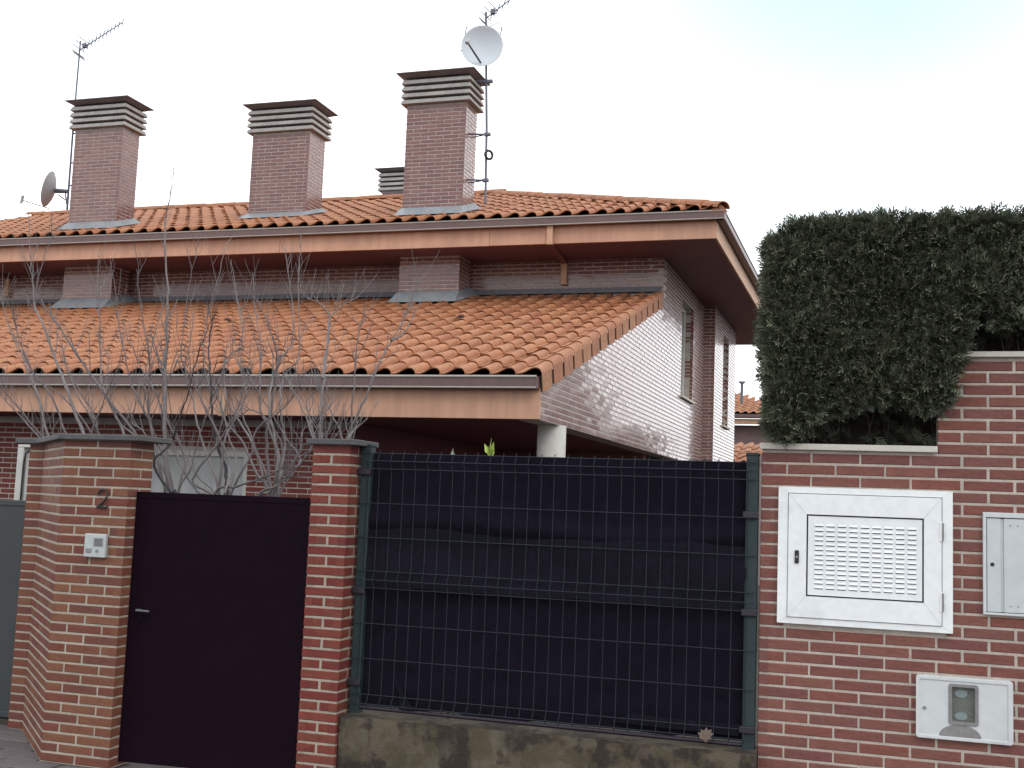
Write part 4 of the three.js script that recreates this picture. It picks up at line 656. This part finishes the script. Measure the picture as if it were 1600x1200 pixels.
{
  const x0 = .482, x1 = 1.07, y0 = 1.197, y1 = 1.709, z = WZ, c = thing('grey_cabinet', 'weathered pale grey metal cabinet cut off by the right edge', 'cabinet', [.77, y0, z]);
  wpart(c, 'frame', merge([box(x0, x1, y1 - .026, y1, z - .05, z + .022, .003), box(x0, x1, y0, y0 + .012, z - .05, z + .022, .003), box(x0, x0 + .016, y0 + .012, y1 - .026, z - .05, z + .022, .003), box(x1 - .016, x1, y0 + .012, y1 - .026, z - .05, z + .022, .003)]), M.plastic);
  wpart(c, 'back_plate', box(x0 + .014, x1 - .014, y0 + .010, y1 - .024, z - .02, z + .002), M.seal);
  const d = wpart(c, 'door_leaf', box(x0 + .019, x0 + .084, y0 + .015, y1 - .030, z + .004, z + .016, .002), M.greyBox);
  wpart(c, 'door_leaf', box(x0 + .098, x1 - .019, y0 + .015, y1 - .030, z + .004, z + .018, .003), M.greyBox);
  wpart(d, 'fold', box(x0 + .083, x0 + .099, y0 + .016, y1 - .031, z + .003, z + .010, .003), M.greyBox);
  wpart(d, 'lock', rod([.526, 1.448, z + .012], [.526, 1.448, z + .018], .010, .010, 18), M.iron);
  for (const [x, y] of [[.61, 1.645], [.645, 1.645], [.61, 1.245], [.645, 1.245]]) wpart(d, 'rivet', rod([x, y, z + .017], [x, y, z + .020], .005, .004, 10), M.metal);
}
{
  const x0 = .166, x1 = .615, y0 = .570, y1 = .874, z = WZ, c = thing('gas_meter_box', 'small white plastic gas meter box with a window low on the wall', 'meter box', [.39, y0, z]);
  const rr = (a, b, p, q, r) => { const s = new THREE.Shape(); s.moveTo(a + r, p); s.lineTo(b - r, p); s.quadraticCurveTo(b, p, b, p + r); s.lineTo(b, q - r); s.quadraticCurveTo(b, q, b - r, q); s.lineTo(a + r, q); s.quadraticCurveTo(a, q, a, q - r); s.lineTo(a, p + r); s.quadraticCurveTo(a, p, a + r, p); return s; };
  const ex = (s, d, zz, bv = 0) => { const g = new THREE.ExtrudeGeometry(s, { depth: d, bevelEnabled: bv > 0, bevelSize: bv, bevelThickness: bv, bevelSegments: 2 }); g.translate(0, 0, zz); return metreUV(g); };
  const wx0 = .326, wx1 = .450, wy0 = .652, wy1 = .838;
  const outer = rr(x0, x1, y0, y1, .014); outer.holes.push(rr(x0 + .012, x1 - .018, y0 + .012, y1 - .014, .008)); wpart(c, 'rim', ex(outer, .030, z - .004, .003), M.plastic);
  const lid = rr(x0 + .0135, x1 - .0195, y0 + .0135, y1 - .0155, .008); lid.holes.push(rr(wx0, wx1, wy0, wy1, .012)); wpart(c, 'cover', ex(lid, .020, z + .002, .002), M.plastic);
  const wf = rr(wx0 - .006, wx1 + .006, wy0 - .006, wy1 + .006, .014); wf.holes.push(rr(wx0 + .006, wx1 - .006, wy0 + .006, wy1 - .006, .010)); const win = wpart(c, 'window_frame', ex(wf, .008, z + .020, .002), M.plasticGrey);
  wpart(win, 'recess', box(wx0 - .002, wx1 + .002, wy0 - .002, wy1 + .002, z - .060, z - .056), M.plasticGrey);
  for (const y of [.795, .685]) { const k = new THREE.CylinderGeometry(.030, .036, .03, 28); k.rotateX(Math.PI / 2); k.scale(1, .62, 1); k.translate(.378, y, z - .012); wpart(win, 'pipe_cap', metreUV(k), M.plastic); }
  wpart(win, 'pane', box(wx0 + .004, wx1 - .004, wy0 + .004, wy1 - .004, z + .010, z + .013), M.glass);
  const hs = new THREE.Shape(); hs.absellipse(.372, y0 + .016, .098, .060, 0, Math.PI, false, 0); wpart(c, 'half_round_plate', ex(hs, .002, z + .0245), M.plasticGrey);
  wpart(c, 'screw', rod([.204, .716, z + .023], [.204, .716, z + .028], .009, .009, 18), M.metal);
}
// ------------------------------------------------------------------ clipped hedge above the wall
{
  const h = thing('clipped_hedge', 'tall clipped dark green conifer hedge overhanging the brick wall', 'hedge', [.6, 0, -7.2]);
  const R = rng(909), xa = -.535, xb = 2.1, zf = -6.36, zb = -7.9, yt = 3.205;
  // one spray: a flat fan of narrow scale-leaf twigs
  const spray = (seed) => { const r = rng(seed), tri = [];
    for (let k = 0; k < 15; k++) {
      const side = k % 2 ? 1 : -1, t = .06 + .90 * k / 15, len = .040 * (1.2 - t) + .014, a = side * (.45 + .35 * r()), base = V(0, t * .105, (r() - .5) * .006), dir = V(Math.sin(a), Math.cos(a), (r() - .5) * .7).normalize(), w = V(Math.cos(a), -Math.sin(a), (r() - .5) * .6).normalize().multiplyScalar(.0036);
      const tip = base.clone().addScaledVector(dir, len), mid = base.clone().addScaledVector(dir, len * .5), a1 = mid.clone().add(w), a2 = mid.clone().sub(w);
      tri.push([base, a1, tip], [base, tip, a2]);
    }
    tri.push([V(-.004, 0, 0), V(.004, 0, 0), V(0, .125, 0)]);
    const pos = []; for (const t of tri) for (const p of t) pos.push(p.x, p.y, p.z);
    const g = new THREE.BufferGeometry(); g.setAttribute('position', new THREE.Float32BufferAttribute(pos, 3)); g.computeVertexNormals(); return metreUV(g); };
  const leaf = new THREE.MeshPhysicalMaterial({ roughness: .8, specularIntensity: .25, side: THREE.DoubleSide }); leaf.color.setRGB(1, 1, 1);
  // surface of the clipped block: returns depth of bulge so that the face is not flat
  const lump = (a, b) => .10 * (fbm(a / 8, b / 8, 18, 18, 3, 401) - .5) + .05 * (fbm(a / 8, b / 8, 50, 50, 2, 411) - .5);
  const lowEdge = (x) => { const k = .10 * (fbm(x / 8 + .3, .2, 70, 4, 3, 421) - .5); if (x < -.28) return lerp(2.075, 2.25, smooth(-.50, -.30, x)) + k; if (x < .18) return 2.255 + .05 * smooth(-.25, .0, x) + k; if (x < .40) return 2.26 + .36 * smooth(.29, .40, x) + k; return 2.745 + .03 * Math.sin(x * 9) + k; };
  const items = [];
  const add = (p, out, amt = 1) => { // twigs point outwards and up, turned at random
    const d = out.clone().add(V((R() - .5) * 1.5, .25 + (R() - .5) * 1.3, (R() - .5) * 1.5)).normalize(), q = new THREE.Quaternion().setFromUnitVectors(V(0, 1, 0), d); q.multiply(new THREE.Quaternion().setFromAxisAngle(V(0, 1, 0), R() * 6.28)); items.push([p, q, (.62 + R() * .62) * amt]); };
  const corner = (x, y) => { const dx = xa + .06 - x, dy = y - (yt - .06); return dx > 0 && dy > 0 ? Math.max(0, Math.hypot(dx, dy) - .06) : 0; };
  for (let i = 0; i < 36000; i++) { const x = lerp(xa - .03, xb, R()), y = lerp(2.0, yt, R()); if (y < lowEdge(x) || corner(x, y) > 0) continue; const inner = R() * R() * .16; add(V(x, y, zf + lump(x, y) - inner), V(-.0, 0, 1)); }
  for (let i = 0; i < 6000; i++) { const z = lerp(zf, zb, Math.pow(R(), 1.5)), y = lerp(2.09, yt - .06, R()); add(V(xa + lump(z + 9, y) + R() * R() * .14, y, z), V(-1, 0, .2)); }
  for (let i = 0; i < 12000; i++) { const x = lerp(xa + .05, xb, R()), z = lerp(zf, zb, R()); add(V(x, yt - .03 + lump(x, z + 20) * .8 - R() * R() * .1, z), V(0, 1, .1)); }
  for (let i = 0; i < 4600; i++) { const x = lerp(xa, xb, R()), lo = lowEdge(x); add(V(x, lo + (R() - .2) * .10, zf + lump(x, lo) - R() * .22), V(0, -.5, 1), .9); }   // ragged lower fringe
  for (let i = 0; i < 420; i++) { const x = lerp(xa + .1, xb, R()), up = x > .3 ? .5 : 0; add(V(x, lerp(2.06, 2.40, R()) + up, -6.62 - R() * .3), V((R() - .5), -.2, .7), .95); }
  for (let i = 0; i < 150; i++) { const x = lerp(xa, -.2, R() * R()); add(V(x, lerp(2.07, 2.2, R()), zf - .10 - R() * .25), V(0, .1, 1), .9); }
  const kinds = [0, 1, 2].map((k) => spray(500 + k)), tones = [[.118, .138, .090], [.138, .158, .104], [.094, .114, .078], [.156, .172, .116], [.142, .132, .094]], col = new THREE.Color();
  kinds.forEach((g, k) => {
    const mine = items.filter((_, i) => i % 3 === k), im = new THREE.InstancedMesh(g, leaf, mine.length); im.name = 'foliage'; im.castShadow = im.receiveShadow = true;
    mine.forEach(([p, q, s], i) => { im.setMatrixAt(i, new THREE.Matrix4().compose(p.clone().sub(h.position), q, V(s * 1.05, s * 1.05, s * 1.05))); const t = tones[Math.floor(hash2(i, k, 7) * 5)], v = .8 + .4 * hash2(i, k, 9); im.setColorAt(i, col.setRGB(t[0] * v, t[1] * v, t[2] * v)); });
    im.userData = { kind: 'stuff' }; h.add(im);
  });
  // bare inner growth behind the green shell
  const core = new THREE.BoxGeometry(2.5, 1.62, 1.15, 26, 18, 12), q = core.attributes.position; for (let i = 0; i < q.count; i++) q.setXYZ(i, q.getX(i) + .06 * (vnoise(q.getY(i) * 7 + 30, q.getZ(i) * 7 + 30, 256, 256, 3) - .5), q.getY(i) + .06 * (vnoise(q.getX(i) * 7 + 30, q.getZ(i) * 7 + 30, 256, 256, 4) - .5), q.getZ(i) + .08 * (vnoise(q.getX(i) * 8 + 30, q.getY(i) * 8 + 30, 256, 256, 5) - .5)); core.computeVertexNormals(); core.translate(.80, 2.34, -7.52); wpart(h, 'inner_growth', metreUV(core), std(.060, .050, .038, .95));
  for (let i = 0; i < 9; i++) { const x = -.5 + i * .31 + (R() - .5) * .1; wpart(h, 'trunk', tube([V(x, 0, -7.05), V(x + .02, 1.2, -7.0), V(x - .01, 2.4, -6.98 + (R() - .5) * .1)], (t) => .035 - .012 * t, 7), M.bark[1]); }
  for (let i = 0; i < 46; i++) { const x = lerp(-.55, 2.0, R()), z = -6.75 - R() * .2; wpart(h, 'twig', tube([V(x, 2.0 + R() * .2, z), V(x + (R() - .5) * .1, 2.25, z + .12), V(x + (R() - .5) * .2, 2.5 + R() * .2, z + .22)], (t) => .006 - .003 * t, 5), M.bark[1]); }
}
// ------------------------------------------------------------------ bare shrubs behind the gate
{
  const info = {
    A: ['many-stemmed bare grey shrub behind the splayed brick pillar', 501], B: ['bare sapling with one tall straight trunk above the dark gate', 502], C: ['bare shrub with dark forked stems before the garage door', 503],
    D: ['bare shrub with slender upright stems left of the slim pillar', 504], E: ['low bare shrub sprawling sideways above the gate towards the slim pillar', 505], F: ['thin bare shrub rising just behind the slim brick pillar', 506] };
  for (const [key, stems] of Object.entries(STEMS)) {
    const [label, sd] = info[key], R = rng(sd), b = [stems[0][1], 0, stems[0][3]], t = thing('bare_shrub', label, 'shrub', b, 'leafless shrubs behind the gate');
    stems.forEach((s, si) => {
      const r = s[0], P = []; for (let i = 1; i < s.length; i += 3) P.push(V(s[i], s[i + 1], s[i + 2]));
      const n = Math.max(10, P.length * 5), c = new THREE.CatmullRomCurve3(P, false, 'catmullrom', .35), pts = c.getPoints(n);
      pts.forEach((p, i) => { if (i > 2) p.add(V((R() - .5) * .012, 0, (R() - .5) * .012)); });
      const dark = (key === 'C' && si < 1) || (key === 'B' && si === 3), mat = dark ? M.bark[3] : M.bark[Math.floor(R() * 3)];
      const stem = wpart(t, key === 'B' && si === 0 ? 'trunk' : 'stem', tube(pts, (q) => 1.0 * r * Math.pow(1 - q, 1.15) * (1 - .25 * q) + .0020, 7), mat);
      const tw = [], L = c.getLength(), cnt = 4 + Math.floor(L * 2.8);
      for (let k = 0; k < cnt; k++) {
        const q = .38 + .6 * R(), p = c.getPoint(q), d = c.getTangent(q), sd2 = V(R() - .5, .15 + R() * .35, R() - .5).normalize(), dir = d.clone().multiplyScalar(.9).add(sd2).normalize(), len = (.10 + R() * .34) * (1.1 - .5 * q), rr = Math.max(.0015, r * Math.pow(1 - q, 1.15) * .5);
        const e = p.clone().addScaledVector(dir, len * .5).add(V((R() - .5) * .03, .01, (R() - .5) * .03)), f = p.clone().addScaledVector(dir, len).add(V((R() - .5) * .05, .05 + R() * .05, (R() - .5) * .05));
        tw.push(tube([p, e, f], (x) => rr * (1 - .65 * x) + .0006, 5));
        if (R() < .5) { const g = e.clone().addScaledVector(V(R() - .5, .7, R() - .5).normalize(), len * .5); tw.push(tube([e, e.clone().lerp(g, .5).add(V(.008, .01, 0)), g], (x) => rr * .6 * (1 - .6 * x) + .0005, 4)); }
      }
      if (tw.length) wpart(stem, 'twigs', mergeGeometries(tw), mat).userData = { kind: 'stuff' };
    });
  }
}
{ // two leafy tips showing over the fence
  const green = [std(.30, .40, .07, .5, { side: THREE.DoubleSide }), std(.42, .46, .38, .5, { side: THREE.DoubleSide })];
  for (const [x, y, z, mat, lab, n, s] of [[-2.345, 1.90, -6.95, 0, 'yellow-green leafy tip showing above the mesh fence', 7, 1], [-2.60, 1.90, -6.95, 1, 'pale grey-green leaf tip peeping above the mesh fence', 4, .7]]) {
    const t = thing('garden_plant', lab, 'plant', [x, 0, z], 'plants behind the mesh fence'), R = rng(600 + n);
    part(t, 'stem', tube([V(.05, 0, 0), V(.03, 1, .02), V(0, y + .03, 0)], (q) => .008 - .005 * q, 6), M.bark[1]);
    for (let i = 0; i < n; i++) { const g = new THREE.BufferGeometry(), L = (.08 + R() * .05) * s, w = .018 * s; g.setAttribute('position', new THREE.Float32BufferAttribute([0, 0, 0, w, L * .5, .006, 0, L * .5, 0, 0, 0, 0, 0, L * .5, 0, -w, L * .5, .006, w, L * .5, .006, 0, L, -.01, 0, L * .5, 0, 0, L * .5, 0, 0, L, -.01, -w, L * .5, .006], 3)); g.computeVertexNormals(); const m = part(t, 'leaf', metreUV(g), green[mat]); m.position.set(0, y + R() * .05 * s, 0); m.rotation.set((R() - .5) * 1.2, R() * 6.28, (R() - .5) * 1.5); }
  }
}
// ------------------------------------------------------------------ aerials and dishes
function dishParts(t, pos, aim, r, armDir, mat, tiltScale = 1.08) {     // offset dish: rim, back, arm, receiver
  const prof = []; for (let i = 0; i <= 12; i++) { const x = r * i / 12; prof.push(new THREE.Vector2(x, .30 * x * x / r)); } prof.push(new THREE.Vector2(r + .008, .30 * r - .004)); for (let i = 12; i >= 0; i--) { const x = r * i / 12; prof.push(new THREE.Vector2(x, .30 * x * x / r - .008)); }
  const g = new THREE.LatheGeometry(prof, 40); g.scale(1, 1, tiltScale); g.applyQuaternion(new THREE.Quaternion().setFromUnitVectors(V(0, 1, 0), V(...aim).normalize())); g.translate(...pos); const d = wpart(t, 'reflector', metreUV(g), mat); return d;
}
function yagi(t, from, to, n, up, len) {    // boom with dipoles and a corner reflector at the mast end
  const A = V(...from), B = V(...to), b = wpart(t, 'boom', rod(from, to, .010, .008, 6), M.mast), D = V(...up);
  for (let i = 0; i < n; i++) { const p = A.clone().lerp(B, .14 + .86 * i / (n - 1)), l = len * (1 - .35 * i / n); wpart(b, 'dipole', rod(p.clone().addScaledVector(D, -l).toArray(), p.clone().addScaledVector(D, l).toArray(), .0085, .0085, 5), M.mast); }
  const w = B.clone().sub(A).normalize();
  for (const s of [-1, 1]) for (const k of [.3, .65, 1]) { const c = A.clone().addScaledVector(D, s * .17 * k).addScaledVector(w, .13 * k - .04), side = D.clone().cross(w).normalize(); wpart(b, 'reflector_rod', rod(c.clone().addScaledVector(side, -.13).toArray(), c.clone().addScaledVector(side, .13).toArray(), .007, .007, 5), M.mast); }
  wpart(b, 'junction_box', (() => { const g = new RoundedBoxGeometry(.07, .08, .07, 1, .01); const p = A.clone().addScaledVector(w, .16); g.translate(p.x, p.y + .02, p.z); return metreUV(g); })(), M.mast);
}
{
  const a = thing('rooftop_aerial', 'thin aerial mast with long comb antenna on the leftmost chimney', 'antenna', [-13.34, 6.4, -16.3]);
  const m = wpart(a, 'mast', tube([V(-13.335, 6.40, -16.3), V(-13.345, 7.8, -16.3), V(-13.335, 9.40, -16.3)], (t) => .020 - .006 * t, 8), M.mast);
  for (const y of [6.82, 7.22, 7.74]) wpart(m, 'wall_bracket', rod([-13.335, y, -16.3], [-13.20, y, -16.3], .014, .014, 6), M.mast);
  yagi(a, [-13.36, 9.22, -16.3], [-12.34, 9.56, -16.1], 11, [0, .97, -.25], .095);
  const d = thing('satellite_dish', 'satellite dish seen edge-on left of the leftmost chimney', 'dish', [-13.35, 6.6, -16.3], 'satellite dishes on the roof');
  dishParts(d, [-13.63, 6.75, -16.28], [-.90, .20, .40], .305, null, M.dishDark);
  wpart(d, 'back_mount', merge([rod([-13.60, 6.74, -16.29], [-13.34, 6.72, -16.3], .045, .035, 8), rod([-13.40, 6.72, -16.3], [-13.36, 6.50, -16.3], .012, .012, 6), rod([-13.52, 6.66, -16.28], [-13.40, 6.58, -16.3], .012, .012, 6)]), M.mast);
  const arm = wpart(d, 'feed_arm', rod([-13.70, 6.43, -16.28], [-14.20, 6.58, -16.20], .010, .009, 6), M.mast);
  wpart(arm, 'receiver', rod([-14.22, 6.52, -16.2], [-14.19, 6.66, -16.2], .022, .028, 8), M.dishDark);
}
{
  const x = -5.80, z = -16.4, a = thing('rooftop_aerial', 'tall aerial mast beside the tallest chimney with brackets', 'antenna', [x, 6.2, z]);
  const m = wpart(a, 'mast', tube([V(x + .01, 6.2, z), V(x - .02, 7.4, z), V(-5.87, 8.4, z), V(-5.91, 9.25, z)], () => .019, 8), M.mast);
  for (const y of [6.57, 7.29, 8.13]) { const b = wpart(m, 'wall_bracket', merge([rod([x - .02, y, z], [-6.09, y + .01, z + .05], .016, .016, 6), rod([x - .02, y, z - .0], [-6.09, y + .01, z - .12], .010, .010, 6)]), M.mast); wpart(b, 'clamp', box(x - .05, x + .045, y - .025, y + .025, z - .03, z + .03, .006), M.mast); }
  wpart(m, 'cable_coil', (() => { const g = new THREE.TorusGeometry(.065, .02, 8, 20); g.rotateY(.9); g.translate(x + .04, 6.96, z + .02); return metreUV(g); })(), M.iron);
  yagi(a, [-5.92, 9.14, z], [-5.0, 9.60, z + .25], 9, [.25, .94, -.2], .10);
  // small second aerial with bent arms just under it
  const s = wpart(a, 'crossarm', tube([V(-5.90, 8.98, z), V(-6.02, 8.90, z + .02), V(-6.20, 8.86, z + .05), V(-6.24, 8.76, z + .06)], () => .012, 6), M.mast);
  wpart(s, 'dipole', rod([-6.20, 9.02, z + .05], [-6.27, 8.62, z + .06], .009, .007, 6), M.mast);
  wpart(s, 'dipole', rod([-5.64, 8.98, z], [-5.68, 8.76, z], .008, .006, 6), M.mast);
  wpart(s, 'dipole', tube([V(-5.90, 8.98, z), V(-5.76, 9.05, z), V(-5.66, 9.04, z), V(-5.64, 8.92, z)], () => .006, 6), M.mast);
  const d = thing('satellite_dish', 'round white satellite dish facing the street above the tallest chimney', 'dish', [-5.9, 8.3, z], 'satellite dishes on the roof');
  dishParts(d, [-5.91, 8.63, z + .10], [.30, .06, .95], .312, null, M.dish, 1.05);
  const arm = wpart(d, 'feed_arm', rod([-5.89, 8.36, z + .20], [-5.98, 8.54, z + .55], .016, .014, 6), M.mast);
  wpart(arm, 'receiver', rod([-5.985, 8.53, z + .57], [-5.98, 8.62, z + .50], .030, .026, 10), M.dishDark);
  wpart(d, 'back_mount', box(-5.96, -5.84, 8.50, 8.68, z - .02, z + .07, .01), M.mast);
}
// ------------------------------------------------------------------ the house beyond
{
  const z = -38, h = thing('distant_house', 'small distant house with tiled roof between brick house and hedge', 'house', [-6, 0, z]);
  wpart(h, 'wall', box(-9, -3.15, 0, 4.55, z - 6, z - .5), std(.26, .17, .16, .85, { map: grain }));
  wpart(h, 'eaves_board', box(-9.3, -2.9, 4.54, 4.72, z - .04, z, .01), M.fasciaPale);
  wpart(h, 'gutter', box(-9.3, -2.9, 4.73, 4.86, z, z + .12, .03), M.gutter);
  const deck = wpart(h, 'roof', quads([[[-9.3, 4.86, z + .05], [-2.9, 4.86, z + .05], [-5.9, 5.83, z - 3.1], [-9.3, 5.83, z - 3.1]], [[-2.9, 4.86, z + .05], [-2.9, 4.86, z - 6], [-5.9, 5.83, z - 3.1]]]), M.leadDark);
  const bt = []; roofTiles(bt, { x0: -2.95, cols: 25, zEave: z + .1, yEave: 4.88, slope: .307, rows: 8, seed: 702, keepTile: (x, zz) => x < -2.85 - .62 * (z + .1 - zz) }); flushTiles(h, deck, bt, 0, 'roof_tiles');
  const p = wpart(h, 'chimney_pipe', merge([rod([-4.46, 5.3, z - .8], [-4.46, 5.98, z - .8], .05, .05, 8), box(-4.56, -4.36, 5.96, 6.02, z - .9, z - .7)]), M.mast);
  const s = thing('shed_roof', 'small orange tiled roof just above the fence by the right post', 'roof', [-3.2, 0, -27]);
  const zz = -27, R2 = rng(701); wpart(s, 'wall', box(-4.9, -2.72, 0, 2.76, zz - 2, zz - .1), std(.24, .18, .16, .85, { map: grain }));
  const dk = wpart(s, 'roof_deck', quads([[[-4.9, 2.78, zz], [-2.68, 2.78, zz], [-2.68, 3.18, zz - 1.2], [-4.9, 3.18, zz - 1.2]]]), M.leadDark);
  const st = []; roofTiles(st, { x0: -2.78, cols: 8, zEave: zz + .06, yEave: 2.80, slope: .33, rows: 4, seed: 703 }); flushTiles(s, dk, st, 0, 'roof_tiles');
}
// ------------------------------------------------------------------ garden trees to the right, mirrored in the glossy side wall
{
  const leafMat = new THREE.MeshPhysicalMaterial({ roughness: .8, specularIntensity: .3, side: THREE.DoubleSide }); leafMat.color.setRGB(1, 1, 1);
  const lg = new THREE.BufferGeometry(); lg.setAttribute('position', new THREE.Float32BufferAttribute([0, 0, 0, .05, .09, .01, 0, .2, 0, 0, 0, 0, 0, .2, 0, -.05, .09, .01], 3)); lg.computeVertexNormals(); metreUV(lg);
  for (const [x, z, ht, r, lab, sd] of [[-.70, -26.0, 3.9, 1.0, 'low dark garden tree far behind the left end of the hedge', 804], [.55, -24.5, 5.3, 1.35, 'broad dark garden tree far behind the hedge, beside a lower one', 801], [2.9, -23.0, 5.3, 1.5, 'tallest dark garden tree behind the clipped hedge', 802], [5.6, -22.2, 4.9, 1.6, 'dark garden tree behind the hedge, farthest right', 803]]) {
    const t = thing('garden_tree', lab, 'tree', [x, 0, z], 'garden trees behind the hedge'), R = rng(sd), n = 5200;
    part(t, 'trunk', tube([V(0, 0, 0), V(.05, 1.2, .03), V(-.02, ht * .75, 0)], (q) => .13 - .09 * q, 8), M.bark[1]);
    for (let k = 0; k < 6; k++) { const a = k * 1.05 + R(), y = 1.3 + k * .35; part(t, 'limb', tube([V(.03, y, 0), V(Math.cos(a) * r * .4, y + .5, Math.sin(a) * r * .4), V(Math.cos(a) * r * .75, y + .8, Math.sin(a) * r * .75)], (q) => .05 - .035 * q, 6), M.bark[1]); }
    const im = new THREE.InstancedMesh(lg, leafMat, n), c = new THREE.Color(), lumps = []; for (let k = 0; k < 16; k++) { const a = R() * 6.28, e = R(); lumps.push([Math.cos(a) * r * .62 * R(), lerp(1.5, ht - .6, e), Math.sin(a) * r * .62 * R(), r * (.42 + .25 * R()) * (1.1 - .35 * e)]); }
    for (let i = 0; i < n; i++) { const L = lumps[i % 16], d = V(R() - .5, R() - .5, R() - .5).normalize(), rad = L[3] * Math.pow(R(), .4); const s = 1 + R() * .8; im.setMatrixAt(i, new THREE.Matrix4().compose(V(L[0] + d.x * rad, L[1] + d.y * rad * .85, L[2] + d.z * rad), new THREE.Quaternion().setFromEuler(new THREE.Euler(R() * 6, R() * 6, R() * 6)), V(s, s, s))); const v = .7 + .6 * R(); im.setColorAt(i, c.setRGB(.05 * v, .065 * v, .035 * v)); }
    im.name = 'crown'; im.userData = { kind: 'stuff' }; im.castShadow = im.receiveShadow = true; t.add(im);
  }
}
renderer.render(scene, camera);
